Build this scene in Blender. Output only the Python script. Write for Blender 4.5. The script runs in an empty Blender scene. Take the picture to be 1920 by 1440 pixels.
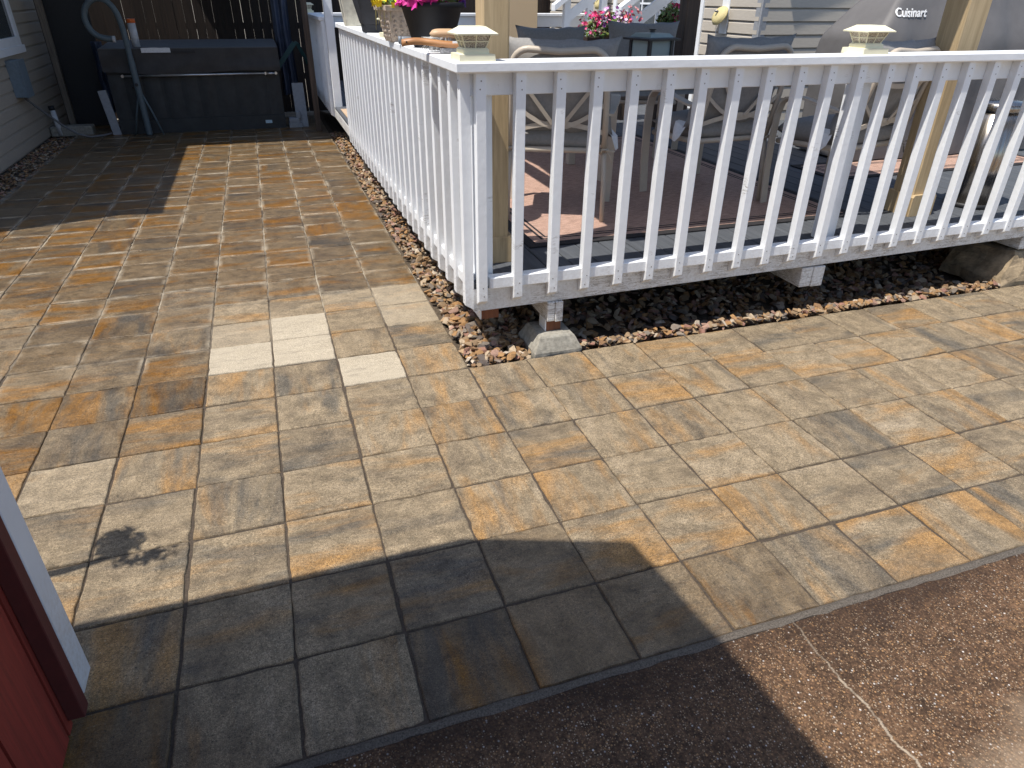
import bpy, bmesh, math, random
from mathutils import Vector, Matrix, noise
random.seed(7)
R = math.radians
SC = bpy.context.scene
COL = SC.collection

# ------------------------------------------------------------------ camera, light, exposure
cam = bpy.data.cameras.new('camera'); cam_o = bpy.data.objects.new('camera', cam); COL.objects.link(cam_o)
cam_o.location = (-0.7675, -2.887, 1.6055)
cam_o.rotation_euler = (R(60.318), R(-0.536), R(-18.732))
cam.sensor_width = 36; cam.lens = 23.96; cam.clip_start = 0.02; cam.clip_end = 2000
SC.camera = cam_o
SUNV = Vector((-0.43, -0.13, 1.0)).normalized()
w = bpy.data.worlds.new('World'); SC.world = w; w.use_nodes = True
nt = w.node_tree; bg = nt.nodes['Background']
sky = nt.nodes.new('ShaderNodeTexSky'); sky.sky_type = 'NISHITA'; sky.sun_disc = False
sky.sun_elevation = math.asin(SUNV.z); sky.sun_rotation = math.atan2(SUNV.x, SUNV.y) % (2*math.pi)
nt.links.new(sky.outputs[0], bg.inputs[0]); bg.inputs[1].default_value = 0.145
sl = bpy.data.lights.new('sun', 'SUN'); sl.energy = 4.7; sl.angle = R(0.5); sl.color = (1, 0.95, 0.87)
so = bpy.data.objects.new('sun', sl); COL.objects.link(so); so.location = (0, 0, 20)
so.rotation_euler = (-SUNV).to_track_quat('-Z', 'Y').to_euler()
SC.view_settings.view_transform = 'Standard'; SC.view_settings.look = 'None'
SC.view_settings.exposure = 0.30; SC.view_settings.gamma = 1.0

# ------------------------------------------------------------------ helpers
class MB:
    """collects shapes into one mesh"""
    def __init__(s): s.bm = bmesh.new(); s.col = s.bm.loops.layers.float_color.new('Col')
    def paint(s, fs, c):
        c = (c[0], c[1], c[2], 1)
        for f in fs:
            for l in f.loops: l[s.col] = c
    def box(s, x0, x1, y0, y1, z0, z1, bev=0.0, mi=0, M=None, c=None):
        vs = [s.bm.verts.new((x, y, z)) for x in (x0, x1) for y in (y0, y1) for z in (z0, z1)]
        fs = [s.bm.faces.new([vs[i] for i in q]) for q in ((0,1,3,2),(4,6,7,5),(0,4,5,1),(2,3,7,6),(0,2,6,4),(1,5,7,3))]
        for f in fs: f.material_index = mi
        if bev:
            es = list({e for f in fs for e in f.edges})
            r = bmesh.ops.bevel(s.bm, geom=es, offset=bev, segments=1, affect='EDGES', profile=.5)
            for f in r['faces']: f.material_index = mi
            vs = list({v for f in fs if f.is_valid for v in f.verts} | {v for f in r['faces'] for v in f.verts})
            fs = list({f for v in vs for f in v.link_faces})
        if c: s.paint(fs, c)
        if M is not None:
            for v in vs: v.co = M @ v.co
        return s
    def cbox(s, c, size, rot=(0,0,0), bev=0.0, mi=0, col=None):
        from mathutils import Euler
        M = Matrix.Translation(c) @ Euler(rot).to_matrix().to_4x4()
        a, b, d = [k/2 for k in size]
        return s.box(-a, a, -b, b, -d, d, bev, mi, M, col)
    def prism(s, pts, ax, a, b, mi=0, M=None):
        """polygon pts (2D) extruded along axis ax from a to b"""
        def P(p, t): return {0:(t,p[0],p[1]),1:(p[0],t,p[1]),2:(p[0],p[1],t)}[ax]
        A = [s.bm.verts.new(P(p, a)) for p in pts]; B = [s.bm.verts.new(P(p, b)) for p in pts]
        n = len(pts); fs = [s.bm.faces.new(A[::-1]), s.bm.faces.new(B)]
        for i in range(n): fs.append(s.bm.faces.new([A[i], A[(i+1)%n], B[(i+1)%n], B[i]]))
        for f in fs: f.material_index = mi
        if M is not None:
            for v in A+B: v.co = M @ v.co
        return s
    def tube(s, pts, r, n=10, mi=0, cap=True, close=False):
        pts = [Vector(p) for p in pts]; m = len(pts); rings = []
        rr = r if isinstance(r, (list, tuple)) else [r]*m
        up = None
        for i, p in enumerate(pts):
            if close: t = (pts[(i+1)%m]-pts[i-1])
            else: t = (pts[min(i+1, m-1)]-pts[max(i-1, 0)])
            t.normalize()
            if up is None: up = t.orthogonal().normalized()
            up = (up - t*up.dot(t)).normalized(); si = t.cross(up)
            rings.append([s.bm.verts.new(p+(up*math.cos(2*math.pi*k/n)+si*math.sin(2*math.pi*k/n))*rr[i]) for k in range(n)])
        for i in range(m if close else m-1):
            a, b = rings[i], rings[(i+1)%m]
            for k in range(n):
                f = s.bm.faces.new([a[k], a[(k+1)%n], b[(k+1)%n], b[k]]); f.smooth = True; f.material_index = mi
        if cap and not close:
            for q in (rings[0][::-1], rings[-1]): s.bm.faces.new(q).material_index = mi
        return s
    def strip(s, pts, wv, t, mi=0):
        """flat band swept along pts: width vector wv (half, per point or one), thickness t"""
        pts = [Vector(p) for p in pts]; m = len(pts); rings = []
        for i, p in enumerate(pts):
            wd = Vector(wv[i] if isinstance(wv, list) else wv)
            tg = (pts[min(i+1, m-1)]-pts[max(i-1, 0)]).normalized(); nn = tg.cross(wd).normalized()*t/2
            rings.append([s.bm.verts.new(p+a) for a in (wd+nn, wd-nn, -wd-nn, -wd+nn)])
        for i in range(m-1):
            a, b = rings[i], rings[i+1]
            for k in range(4): s.bm.faces.new([a[k], a[(k+1)%4], b[(k+1)%4], b[k]]).material_index = mi
        s.bm.faces.new(rings[0][::-1]).material_index = mi; s.bm.faces.new(rings[-1]).material_index = mi
        return s
    def frustum(s, cx, cy, prof, sides=4, rot=math.pi/4, mi=0, smooth=False, asp=1.0):
        """prof = [(half width or radius, z)] square (sides=4: half width) or round"""
        k = math.sqrt(2) if sides == 4 else 1; rings = []
        for r, z in prof:
            rings.append([s.bm.verts.new((cx+k*r*math.cos(rot+2*math.pi*i/sides), cy+asp*k*r*math.sin(rot+2*math.pi*i/sides), z)) for i in range(sides)])
        for a, b in zip(rings, rings[1:]):
            for i in range(sides):
                f = s.bm.faces.new([a[i], a[(i+1)%sides], b[(i+1)%sides], b[i]]); f.smooth = smooth; f.material_index = mi
        s.bm.faces.new(rings[0][::-1]).material_index = mi; s.bm.faces.new(rings[-1]).material_index = mi
        return s
    def pillow(s, M, w, h, t, n=14, wr=.012, seed=0, tuft=False, corner=.0):
        g = {}
        for side in (1, -1):
            for i in range(n+1):
                for j in range(n+1):
                    u, v = 2*i/n-1, 2*j/n-1
                    edge = i in (0, n) or j in (0, n)
                    if edge and side == -1: g[(side,i,j)] = g[(1,i,j)]; continue
                    e = ((1-abs(u)**3.2)*(1-abs(v)**3.2))
                    z = side*t/2*max(e, 0)**.45
                    z += side*wr*noise.noise(Vector((u*2.1+seed, v*2.1, side*3+seed)))*min(1, 4*e)
                    if tuft: z -= side*t*.28*math.exp(-(v/.10)**2)*min(1, 3*e)
                    pull = 1-.05*(1-abs(v)**2)*abs(u)**2
                    x = u*w/2*(pull+corner*abs(v)**4); y = v*h/2*(1-.05*(1-u*u)*v*v+corner*abs(u)**4)
                    y += wr*.8*noise.noise(Vector((u*3, seed+5, v)))
                    g[(side,i,j)] = s.bm.verts.new(M @ Vector((x, y, z)))
        for side in (1, -1):
            for i in range(n):
                for j in range(n):
                    q = [g[(side,i,j)], g[(side,i+1,j)], g[(side,i+1,j+1)], g[(side,i,j+1)]]
                    f = s.bm.faces.new(q if side == 1 else q[::-1]); f.smooth = True
        return s
    def build(s, name, mats, parent=None):
        me = bpy.data.meshes.new(name)
        bmesh.ops.recalc_face_normals(s.bm, faces=s.bm.faces[:])
        s.bm.to_mesh(me); s.bm.free()
        for m in (mats if isinstance(mats, (list, tuple)) else [mats]): me.materials.append(m)
        o = bpy.data.objects.new(name, me); COL.objects.link(o)
        if parent: o.parent = parent
        return o

def tag(o, label, cat, group=None):
    o['label'] = label; o['category'] = cat
    if group: o['group'] = group
    return o
def thing(name, label, cat, loc=(0,0,0), rz=0, group=None):
    o = bpy.data.objects.new(name, None); COL.objects.link(o)
    o.location = loc; o.rotation_euler = (0, 0, rz); o.empty_display_size = .1
    return tag(o, label, cat, group)
def structure(o, kind='structure'): o['kind'] = kind; return o
def copy_tree(o, parent=None):
    c = o.copy(); COL.objects.link(c)
    if parent: c.parent = parent
    for ch in list(o.children): copy_tree(ch, c)
    return c

# ------------------------------------------------------------------ materials
def mat(name, base=(.5,.5,.5), rough=.6, metal=0.0, spec=.5):
    m = bpy.data.materials.new(name); m.use_nodes = True
    b = m.node_tree.nodes['Principled BSDF']
    b.inputs['Base Color'].default_value = (*base, 1); b.inputs['Roughness'].default_value = rough
    b.inputs['Metallic'].default_value = metal; b.inputs['Specular IOR Level'].default_value = spec
    return m
class N:
    """small node-graph writer"""
    def __init__(s, m): s.m = m; s.t = m.node_tree; s.b = s.t.nodes['Principled BSDF']; s.co = s.t.nodes.new('ShaderNodeTexCoord')
    def n(s, typ, **kw):
        o = s.t.nodes.new(typ)
        for k, v in kw.items(): setattr(o, k, v)
        return o
    def put(s, sock, v):
        if v is None: return
        if hasattr(v, 'is_output') or isinstance(v, bpy.types.NodeSocket): s.t.links.new(v, sock)
        elif isinstance(v, (tuple, list)): sock.default_value = (*v, 1) if len(v) == 3 and len(sock.default_value) == 4 else v
        else: sock.default_value = v
    def obj(s): return s.co.outputs['Object']
    def gen(s): return s.n('ShaderNodeNewGeometry').outputs['Position']
    def mapv(s, vec, scale=(1,1,1), loc=(0,0,0), rot=(0,0,0)):
        o = s.n('ShaderNodeMapping'); s.put(o.inputs[0], vec); o.inputs['Scale'].default_value = scale
        o.inputs['Location'].default_value = loc; o.inputs['Rotation'].default_value = rot; return o.outputs[0]
    def noise(s, vec, scale, detail=4, rough=.6, dist=0):
        o = s.n('ShaderNodeTexNoise'); s.put(o.inputs['Vector'], vec); o.inputs['Scale'].default_value = scale
        o.inputs['Detail'].default_value = detail; o.inputs['Roughness'].default_value = rough; o.inputs['Distortion'].default_value = dist
        return o.outputs['Fac']
    def voro(s, vec, scale, feat='F1', out='Distance'):
        o = s.n('ShaderNodeTexVoronoi', feature=feat); s.put(o.inputs['Vector'], vec); o.inputs['Scale'].default_value = scale
        return o.outputs[out]
    def ramp(s, f, stops, interp='LINEAR'):
        o = s.n('ShaderNodeValToRGB'); s.put(o.inputs[0], f); e = o.color_ramp; e.interpolation = interp
        while len(e.elements) < len(stops): e.elements.new(.5)
        for k, (p, c) in zip(e.elements, stops):
            k.position = p; k.color = (*c, 1) if not isinstance(c, (int, float)) else (c, c, c, 1)
        return o.outputs[0]
    def math(s, op, a, b=None, clamp=False):
        o = s.n('ShaderNodeMath', operation=op, use_clamp=clamp); s.put(o.inputs[0], a); s.put(o.inputs[1], b); return o.outputs[0]
    def mix(s, f, a, b, typ='MIX'):
        o = s.n('ShaderNodeMix', data_type='RGBA', blend_type=typ); s.put(o.inputs[0], f); s.put(o.inputs[6], a); s.put(o.inputs[7], b); return o.outputs[2]
    def attr(s, name, out='Color'): return s.n('ShaderNodeAttribute', attribute_name=name).outputs[out]
    def sep(s, v): o = s.n('ShaderNodeSeparateXYZ'); s.put(o.inputs[0], v); return o.outputs
    def comb(s, x, y, z): 
        o = s.n('ShaderNodeCombineXYZ'); s.put(o.inputs[0], x); s.put(o.inputs[1], y); s.put(o.inputs[2], z); return o.outputs[0]
    def color(s, c): s.put(s.b.inputs['Base Color'], c)
    def rough(s, r): s.put(s.b.inputs['Roughness'], r)
    def bump(s, h, strength=.3, dist=.01):
        o = s.n('ShaderNodeBump'); s.put(o.inputs['Height'], h); o.inputs['Strength'].default_value = strength; o.inputs['Distance'].default_value = dist
        s.t.links.new(o.outputs[0], s.b.inputs['Normal'])

def plain(name, base, rough=.6, metal=0, var=.12, scale=30, bump=.15, spec=.5):
    """a single colour with slight mottling and surface grain"""
    m = mat(name, base, rough, metal, spec); g = N(m); p = g.obj()
    f = g.noise(p, scale, 5); lo = tuple(max(0, c*(1-var)) for c in base); hi = tuple(min(1, c*(1+var)) for c in base)
    g.color(g.ramp(f, [(.3, lo), (.7, hi)]))
    if bump: g.bump(g.noise(p, scale*6, 3), bump, .004)
    return m
def white_paint(name, wear, base=(.845,.865,.89)):
    """brushed white exterior paint; wear = how much bare grey wood shows in cracks"""
    m = mat(name, base, .5); g = N(m); p = g.gen()
    n1 = g.noise(p, 9, 4); c = g.ramp(n1, [(.3, tuple(k*.93 for k in base)), (.7, base)])
    if wear:
        q = g.mapv(p, (1.2, 1.2, 11)); cr = g.noise(q, 6, 8, .7, .9)
        th = g.ramp(cr, [(.485, 0), (.505, 1), (.52, 1), (.545, 0)]); msk = g.math('MULTIPLY', th, g.ramp(g.noise(p, 4.5, 3), [(.66-wear*.22, 0), (.72-wear*.22, 1)]))
        c = g.mix(g.math('MULTIPLY', msk, .85), c, (.20,.17,.14))
        sp = g.ramp(g.noise(p, 60, 3, .7), [(.73-wear*.04, 0), (.77-wear*.04, .7)]); c = g.mix(sp, c, (.33,.29,.24))
    gz_ = g.math('MULTIPLY', g.ramp(g.math('ADD', g.sep(p)[2], g.math('MULTIPLY', g.noise(p, 30, 4), .12)), [(.36, 1), (.56, 0)]), g.ramp(g.noise(p, 70, 5, .7), [(.40, 0), (.66, .38)]))
    c = g.mix(gz_, c, (.36,.31,.25))
    g.color(c); g.bump(g.math('ADD', g.math('MULTIPLY', g.noise(g.mapv(p, (1,1,.35)), 110, 4), .6), g.noise(p, 28, 3)), .35, .003)
    return m
def wood(name, dark, light, axis=2, scale=14, rough=.7, wet=0):
    m = mat(name, light, rough); g = N(m); sc = [1,1,1]; sc[axis] = .06
    p = g.mapv(g.gen(), tuple(sc)); f = g.noise(p, scale*3, 6, .65, .6); f2 = g.noise(g.gen(), 2.2, 3)
    c = g.ramp(f, [(.28, dark), (.62, light)]); c = g.mix(g.ramp(f2, [(.35, 0), (.75, .35)]), c, dark)
    g.color(c); g.bump(f, .3, .004); return m
def siding_mat(name, base):
    m = mat(name, base, .55); g = N(m); f = g.noise(g.mapv(g.gen(), (1,1,9)), 14, 4)
    g.color(g.ramp(f, [(.3, tuple(c*.86 for c in base)), (.7, base)])); g.bump(f, .12, .003); return m

M_WHITE = white_paint('white_paint', 0.12)
M_SKIRT = white_paint('worn_white_paint', 1.0, (.76,.765,.765))
M_TRIM = white_paint('white_trim_paint', .35, (.62,.65,.70))
M_NAIL = plain('nail_head', (.22,.2,.18), .5, .4)
M_PINE = wood('treated_pine', (.36,.26,.14), (.56,.425,.25))
M_PINEX = wood('treated_pine_flat', (.40,.27,.12), (.60,.43,.21), 0)
M_BROWNPOST = wood('weathered_post', (.05,.035,.025), (.13,.085,.06))
M_REDWOOD = wood('red_brown_wood', (.11,.035,.015), (.22,.075,.03))
M_GREYWOOD = wood('grey_weathered_wood', (.10,.085,.07), (.24,.2,.16))
M_FENCE = wood('dark_fence_board', (.010,.0065,.005), (.034,.020,.014))
M_DECK = wood('grey_deck_board', (.05,.055,.064), (.092,.10,.113), 1, 12)
M_CONC = plain('concrete', (.30,.28,.235), .9, 0, .3, 40, .6)
M_CONC2 = plain('rough_brown_concrete', (.25,.19,.12), .95, 0, .5, 16, .9)
M_CREAM = plain('cream_plastic', (.83,.79,.58), .45, 0, .05, 10, 0)
M_LAMPGLASS = mat('textured_lamp_glass', (.55,.5,.4), .25)
g = N(M_LAMPGLASS); g.color(g.ramp(g.noise(g.obj(), 260, 3, .7), [(.38, (.16,.14,.12)), (.52, (.5,.43,.33)), (.66, (.85,.8,.68))])); g.bump(g.noise(g.obj(), 300, 2), .9, .004)
M_BLACKPOT = plain('black_plastic', (.012,.013,.017), .6, 0, .2, 12, .1, .3)
M_DARKPOT = plain('dark_slate_pot', (.028,.029,.036), .6, 0, .35, 14, .3)
M_BROWNPOT = plain('dark_brown_planter', (.07,.04,.03), .7)
M_BEIGE = plain('beige_powder_coat', (.50,.43,.35), .4, 0, .06, 20, .05)
M_CUSH = plain('taupe_cushion', (.27,.26,.25), .9, 0, .1, 60, .25)
M_CUSHB = plain('taupe_cushion_back', (.30,.27,.24), .9, 0, .1, 60, .25)
M_CUSHD = plain('slate_cushion', (.27,.255,.245), .9, 0, .1, 60, .25)
M_TAG = plain('white_label', (.75,.75,.75), .6)
M_STRAP = plain('beige_tie', (.48,.42,.34), .9)
M_COVER = plain('grey_grill_cover', (.128,.122,.122), .6, 0, .12, 5, .25)
M_COVERD = plain('dark_grill_panel', (.03,.035,.055), .5)
M_TEXT = plain('white_print', (.8,.8,.8), .6, 0, .02, 5, 0)
M_STEEL = mat('brushed_steel', (.42,.38,.34), .22, 1.0); g = N(M_STEEL); g.rough(g.ramp(g.noise(g.mapv(g.gen(), (1,1,.02)), 90, 3), [(.3, .16), (.7, .34)]))
M_BLACK = plain('black_rubber', (.02,.02,.022), .55)
M_FROST = plain('frosted_pane', (.35,.42,.41), .35, 0, .05, 10, 0)
M_LANT = plain('black_lantern_metal', (.025,.024,.028), .4)
M_LEAF = mat('leaf', (.08,.14,.03), .55)
g = N(M_LEAF); g.color(g.attr('Col'))
M_BLOOM = mat('petal', (.6,.1,.3), .6); g = N(M_BLOOM); g.color(g.attr('Col')); M_BLOOM.node_tree.nodes['Principled BSDF'].inputs['Subsurface Weight'].default_value = .1
M_STONEPOT = plain('carved_stone_pot', (.50,.41,.33), .9, 0, .25, 60, .8)
M_CREAMPOT = plain('pale_marble_pot', (.68,.64,.52), .7, 0, .2, 22, .3)
M_BRUSHWOOD = wood('brush_wood', (.28,.12,.045), (.50,.25,.10), 0, 8, .45)
M_BRUSHPALE = wood('pale_brush_wood', (.42,.26,.14), (.60,.42,.26), 0, 8, .5)
M_BRISTLE = plain('grey_bristle', (.30,.30,.31), .9, 0, .4, 200, .9)
M_BRISTLEW = plain('white_bristle', (.72,.72,.7), .9, 0, .2, 200, .6)
M_GREYPLASTIC = plain('grey_plastic', (.20,.23,.27), .45)
M_TUB = plain('charcoal_cabinet', (.028,.031,.033), .55, 0, .25, 9, .2)
M_TUBCOVER = plain('charcoal_vinyl_cover', (.055,.050,.047), .6, 0, .2, 7, .25, .3)
M_TUBTOP = plain('grey_vinyl_top', (.115,.11,.108), .65, 0, .12, 7, .2, .3)
M_ALU = plain('aluminium_rail', (.62,.62,.62), .3, .9, .05, 10, 0)
M_POLE = plain('blue_grey_pole', (.10,.135,.155), .5, 0, .12, 30, .1)
M_TEAL = plain('teal_arm', (.012,.07,.075), .5)
M_ORANGE = plain('orange_cap', (.75,.16,.03), .5)
M_BLUETARP = plain('blue_grey_tarp', (.06,.075,.12), .5, 0, .3, 6, .3)
M_RED = mat('red_barn_paint', (.19,.022,.014), .75); g = N(M_RED)
f = g.noise(g.mapv(g.gen(), (1,1,.05)), 60, 6, .7); g.color(g.ramp(f, [(.3, (.16,.02,.012)), (.62, (.27,.032,.02))])); g.bump(f, .5, .004)
M_REDDARK = plain('dark_red_edge', (.08,.012,.01), .8)
M_SHINGLE = plain('roof_shingle', (.06,.055,.05), .9)
M_SID_TAN = siding_mat('tan_siding', (.52,.47,.40)); M_SID_GREY = siding_mat('grey_tan_siding', (.43,.38,.315))
M_GREYTRIM = plain('grey_trim', (.30,.31,.33), .6)
M_GLASS = mat('window_glass', (.06,.07,.075), .08, 0, .8)
M_PANEL = plain('tan_panel', (.62,.45,.27), .7, 0, .06, 120, .5)
M_YELLOW = plain('yellow_dome', (.58,.49,.24), .6, 0, .1, 90, .6)
M_BOX = plain('blue_grey_box', (.17,.22,.26), .5)
M_CABLE = plain('cable', (.16,.16,.165), .6)
M_PVC = plain('white_pvc', (.62,.63,.65), .5)
M_MAT = plain('tan_mat', (.50,.36,.24), .95, 0, .2, 60, .6)
M_JOINT = mat('joint_sand', (.1,.08,.05), .95); g = N(M_JOINT); q = g.gen()
g.color(g.mix(g.math('MULTIPLY', g.ramp(g.sep(q)[1], [(.5, 0), (1, 1)]), g.ramp(g.noise(q, 2.6, 4, .6), [(.4, 0), (.6, .8)])), g.ramp(g.noise(q, 130, 5), [(.3, (.04,.03,.021)), (.7, (.10,.074,.052))]), (.42,.36,.27))); g.bump(g.noise(q, 400, 3), .8, .004)
M_SOIL = plain('bare_ground', (.22,.19,.15), .95, 0, .3, 3, .4)

# rug: woven, brown with black borders (object coordinates, origin at the rug's centre)
def rug_mat(hx, hy):
    m = mat('woven_rug', (.3,.2,.15), .95); g = N(m); p = g.obj(); x, y, z = g.sep(p)
    f = g.noise(g.mapv(p, (2.2, 40, 1)), 7, 5, .75, .3)
    c = g.ramp(f, [(.36, (.17,.105,.085)), (.5, (.50,.315,.24)), (.64, (.66,.45,.36))])
    d = g.math('MINIMUM', g.math('SUBTRACT', hx, g.math('ABSOLUTE', x)), g.math('SUBTRACT', hy, g.math('ABSOLUTE', y)))
    band = g.ramp(g.math('DIVIDE', d, .25), [(0, 1), (.23, 0), (.43, 1), (.5, 0), (.56, 1), (.62, 0)], 'CONSTANT')
    c = g.mix(band, c, (.022,.02,.022)); g.color(c); g.bump(f, .8, .01); return m

# pavers: per-paver random in 'pv' (r tone, g orange amount, b wet), local coordinates in UV
M_PAVER = mat('concrete_paver', (.3,.22,.12), .75); g = N(M_PAVER)
uv = g.co.outputs['UV']; pv = g.sep(g.attr('pv', 'Vector')); pos = g.gen(); pz = g.sep(pos)
st = g.noise(g.mapv(uv, (.95, 2.3, 1)), 1.0, 7, .64, .6)
st2 = g.noise(g.mapv(uv, (.55, 1.9, 1), (7.3, 1.1, 0)), 1.0, 6, .58, .45)
st3 = g.noise(g.mapv(uv, (.7, 2.4, 1), (17.3, 4.1, 0)), 1.0, 6, .60, .5)
fine = g.noise(g.mapv(uv, (3, 14, 1)), 1.0, 5, .7, .4)
bl = g.noise(g.mapv(uv, (4, 4, 1), (3.1, 9.0, 0)), 1.0, 4, .6, .4)
k = g.math('ADD', g.math('ADD', g.math('MULTIPLY', st, .75), g.math('MULTIPLY', fine, .25)), g.math('MULTIPLY', g.math('SUBTRACT', pv[0], .5), .13))
c = g.ramp(k, [(.28, (.105,.082,.056)), (.41, (.172,.131,.085)), (.52, (.235,.180,.113)), (.62, (.275,.213,.138)), (.76, (.315,.250,.173))])
om = g.ramp(g.math('ADD', st2, g.math('MULTIPLY', g.math('SUBTRACT', pv[1], .5), .14)), [(.495, 0), (.66, .85)])
c = g.mix(om, c, g.mix(bl, (.32,.168,.045), (.29,.168,.072)))
dm = g.ramp(g.math('SUBTRACT', st3, g.math('MULTIPLY', g.math('SUBTRACT', pv[0], .5), .12)), [(.54, 0), (.69, .72)])
c = g.mix(dm, c, (.085,.078,.066))
blot = g.noise(pos, 15, 6, .68, .5); c = g.mix(1.0, c, g.ramp(blot, [(.30, .62), (.5, 1.0), (.70, 1.30)]), 'MULTIPLY')
gr = g.noise(pos, 330, 3, .8); sp = g.ramp(gr, [(.30, .38), (.5, 1.0), (.68, 1.75)])
c = g.mix(1.0, c, sp, 'MULTIPLY')
gr2 = g.noise(pos, 95, 4, .75); c = g.mix(1.0, c, g.ramp(gr2, [(.32, .66), (.5, 1.0), (.68, 1.28)]), 'MULTIPLY')
pit = g.ramp(g.noise(pos, 170, 2, .6), [(.635, 0), (.68, .8)]); c = g.mix(pit, c, (.04,.033,.022))
lite = g.ramp(g.noise(pos, 210, 2, .6), [(.66, 0), (.72, .65)]); c = g.mix(lite, c, (.50,.44,.33))
# bleached new pavers
new = g.math('SUBTRACT', pv[2], 1.0, True)
wc = g.mix(st, (.34,.285,.205), (.50,.43,.325)); wc = g.mix(g.ramp(g.noise(g.mapv(uv, (3, 9, 1)), 1.0, 6, .72, .8), [(.50, 0), (.70, .7)]), wc, (.25,.215,.165)); wc = g.mix(1.0, wc, sp, 'MULTIPLY')
c = g.mix(new, c, wc)
# water still standing in the surface: darker, more saturated, glossier
wn = g.noise(pos, 2.3, 4, .6, .6); wet = g.math('MULTIPLY', g.ramp(g.math('ADD', g.math('FRACT', g.math('MULTIPLY', pv[2], .999)), g.math('MULTIPLY', g.math('SUBTRACT', wn, .5), .9)), [(.3, 0), (.62, 1)]), g.math('LESS_THAN', pv[2], .9995))
hs = g.n('ShaderNodeHueSaturation'); hs.inputs['Hue'].default_value = .493; hs.inputs['Saturation'].default_value = 1.2; hs.inputs['Value'].default_value = .64; g.put(hs.inputs['Color'], c)
c = g.mix(wet, c, hs.outputs[0])
# paler colour along the joints of the wet rows
ex = g.attr('edge', 'Fac'); joint_pale = g.math('MULTIPLY', g.math('MULTIPLY', g.ramp(ex, [(.62, 0), (1, 1)]), g.math('MULTIPLY', wet, g.math('GREATER_THAN', pz[1], .4))), g.ramp(g.noise(pos, 3.3, 5, .65), [(.46, 0), (.64, .62)]))
c = g.mix(joint_pale, c, (.52,.45,.34))
g.color(c); rr = g.mix(wet, (.74,.74,.74), (.30,.30,.30)); g.rough(rr)
g.bump(g.math('ADD', g.math('MULTIPLY', gr, .45), g.math('ADD', g.math('MULTIPLY', g.noise(g.mapv(uv, (2, 6, 1)), 4, 6, .7, 1.2), 1.2), g.math('MULTIPLY', g.noise(g.mapv(pos, (6, 20, 1)), 1.0, 6, .68, 2.2), 1.5))), .6, .007); M_PAVER.node_tree.nodes['Principled BSDF'].inputs['Specular IOR Level'].default_value = .35

# driveway: exposed aggregate, rust brown, stained, with a filled crack
M_DRIVE = mat('exposed_aggregate', (.1,.06,.04), .8, 0, .22); g = N(M_DRIVE); p = g.gen(); px = g.sep(p)
b1 = g.noise(p, 1.9, 6, .62, .5); b2 = g.noise(p, 120, 4, .75); b3 = g.noise(p, 26, 4, .7)
c = g.ramp(b1, [(.3, (.048,.028,.017)), (.5, (.090,.051,.029)), (.7, (.130,.074,.040))])
c = g.mix(1.0, c, g.ramp(b3, [(.3, .6), (.5, 1), (.7, 1.45)]), 'MULTIPLY')
c = g.mix(1.0, c, g.ramp(b2, [(.3, .35), (.5, 1), (.68, 2.0)]), 'MULTIPLY')
den = g.ramp(g.math('ADD', g.noise(p, 4.5, 4, .6), g.math('MULTIPLY', g.math('SUBTRACT', -2.0, px[1]), .55)), [(.36, .0), (.75, 1)])
for sc_, th, colr, keep in ((110, .24, (.30,.17,.08), .45), (190, .27, (.27,.17,.095), .35), (150, .22, (.40,.31,.22), .62), (75, .13, (.50,.46,.42), .74)):
    o = g.n('ShaderNodeTexVoronoi'); g.put(o.inputs['Vector'], g.mapv(p, (1,1,0))); o.inputs['Scale'].default_value = sc_
    cs_ = g.sep(o.outputs['Color']); rnd = cs_[0]
    mk = g.math('MULTIPLY', g.ramp(g.math('SUBTRACT', o.outputs['Distance'], g.math('MULTIPLY', rnd, th*1.3)), [(.0, 1), (.08, 0)]), g.math('GREATER_THAN', g.math('ADD', rnd, g.math('MULTIPLY', den, .22)), keep+.14))
    c = g.mix(mk, c, g.mix(cs_[1], tuple(q*.6 for q in colr), tuple(min(.7, q*1.2) for q in colr)))
em = g.ramp(g.math('ADD', g.math('MULTIPLY', g.math('ADD', px[1], 2.02), 4.0), g.math('MULTIPLY', g.math('SUBTRACT', g.noise(p, 3.5, 4), .5), 1.8)), [(.3, 0), (.85, .7)])
c = g.mix(em, c, (.028,.016,.011))
du = g.ramp(g.math('ADD', g.math('MULTIPLY', g.math('SUBTRACT', px[0], .80), 2.6), g.math('ADD', g.math('MULTIPLY', g.math('SUBTRACT', -2.22, px[1]), 9), g.math('MULTIPLY', g.math('SUBTRACT', g.noise(p, 6, 6, .7), .5), 2.2))), [(.2, 0), (1, .6)])
c = g.mix(du, c, (.34,.25,.17))
wob = g.math('ADD', g.math('MULTIPLY', g.math('SUBTRACT', g.noise(g.mapv(p, (0, 1, 0)), 5, 2, .5), .5), .10), g.math('MULTIPLY', g.math('SUBTRACT', g.noise(g.mapv(p, (0, 1, 0)), 30, 6, .8), .5), .034))
cd = g.math('ABSOLUTE', g.math('SUBTRACT', g.math('SUBTRACT', px[0], .484), wob))
wd_ = g.math('MULTIPLY', g.ramp(g.noise(g.mapv(p, (0, 1, 0)), 17, 3, .6), [(.35, .12), (.65, 1)]), g.ramp(g.math('MULTIPLY', px[1], -.4), [(.78, .35), (.86, 1)]))
ck = g.ramp(g.math('SUBTRACT', cd, g.math('MULTIPLY', wd_, .003)), [(0, .8), (.0012, 0)])
rim = g.math('MULTIPLY', g.ramp(g.math('SUBTRACT', cd, g.math('MULTIPLY', wd_, .006)), [(0, .8), (.003, 0)]), .7)
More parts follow.
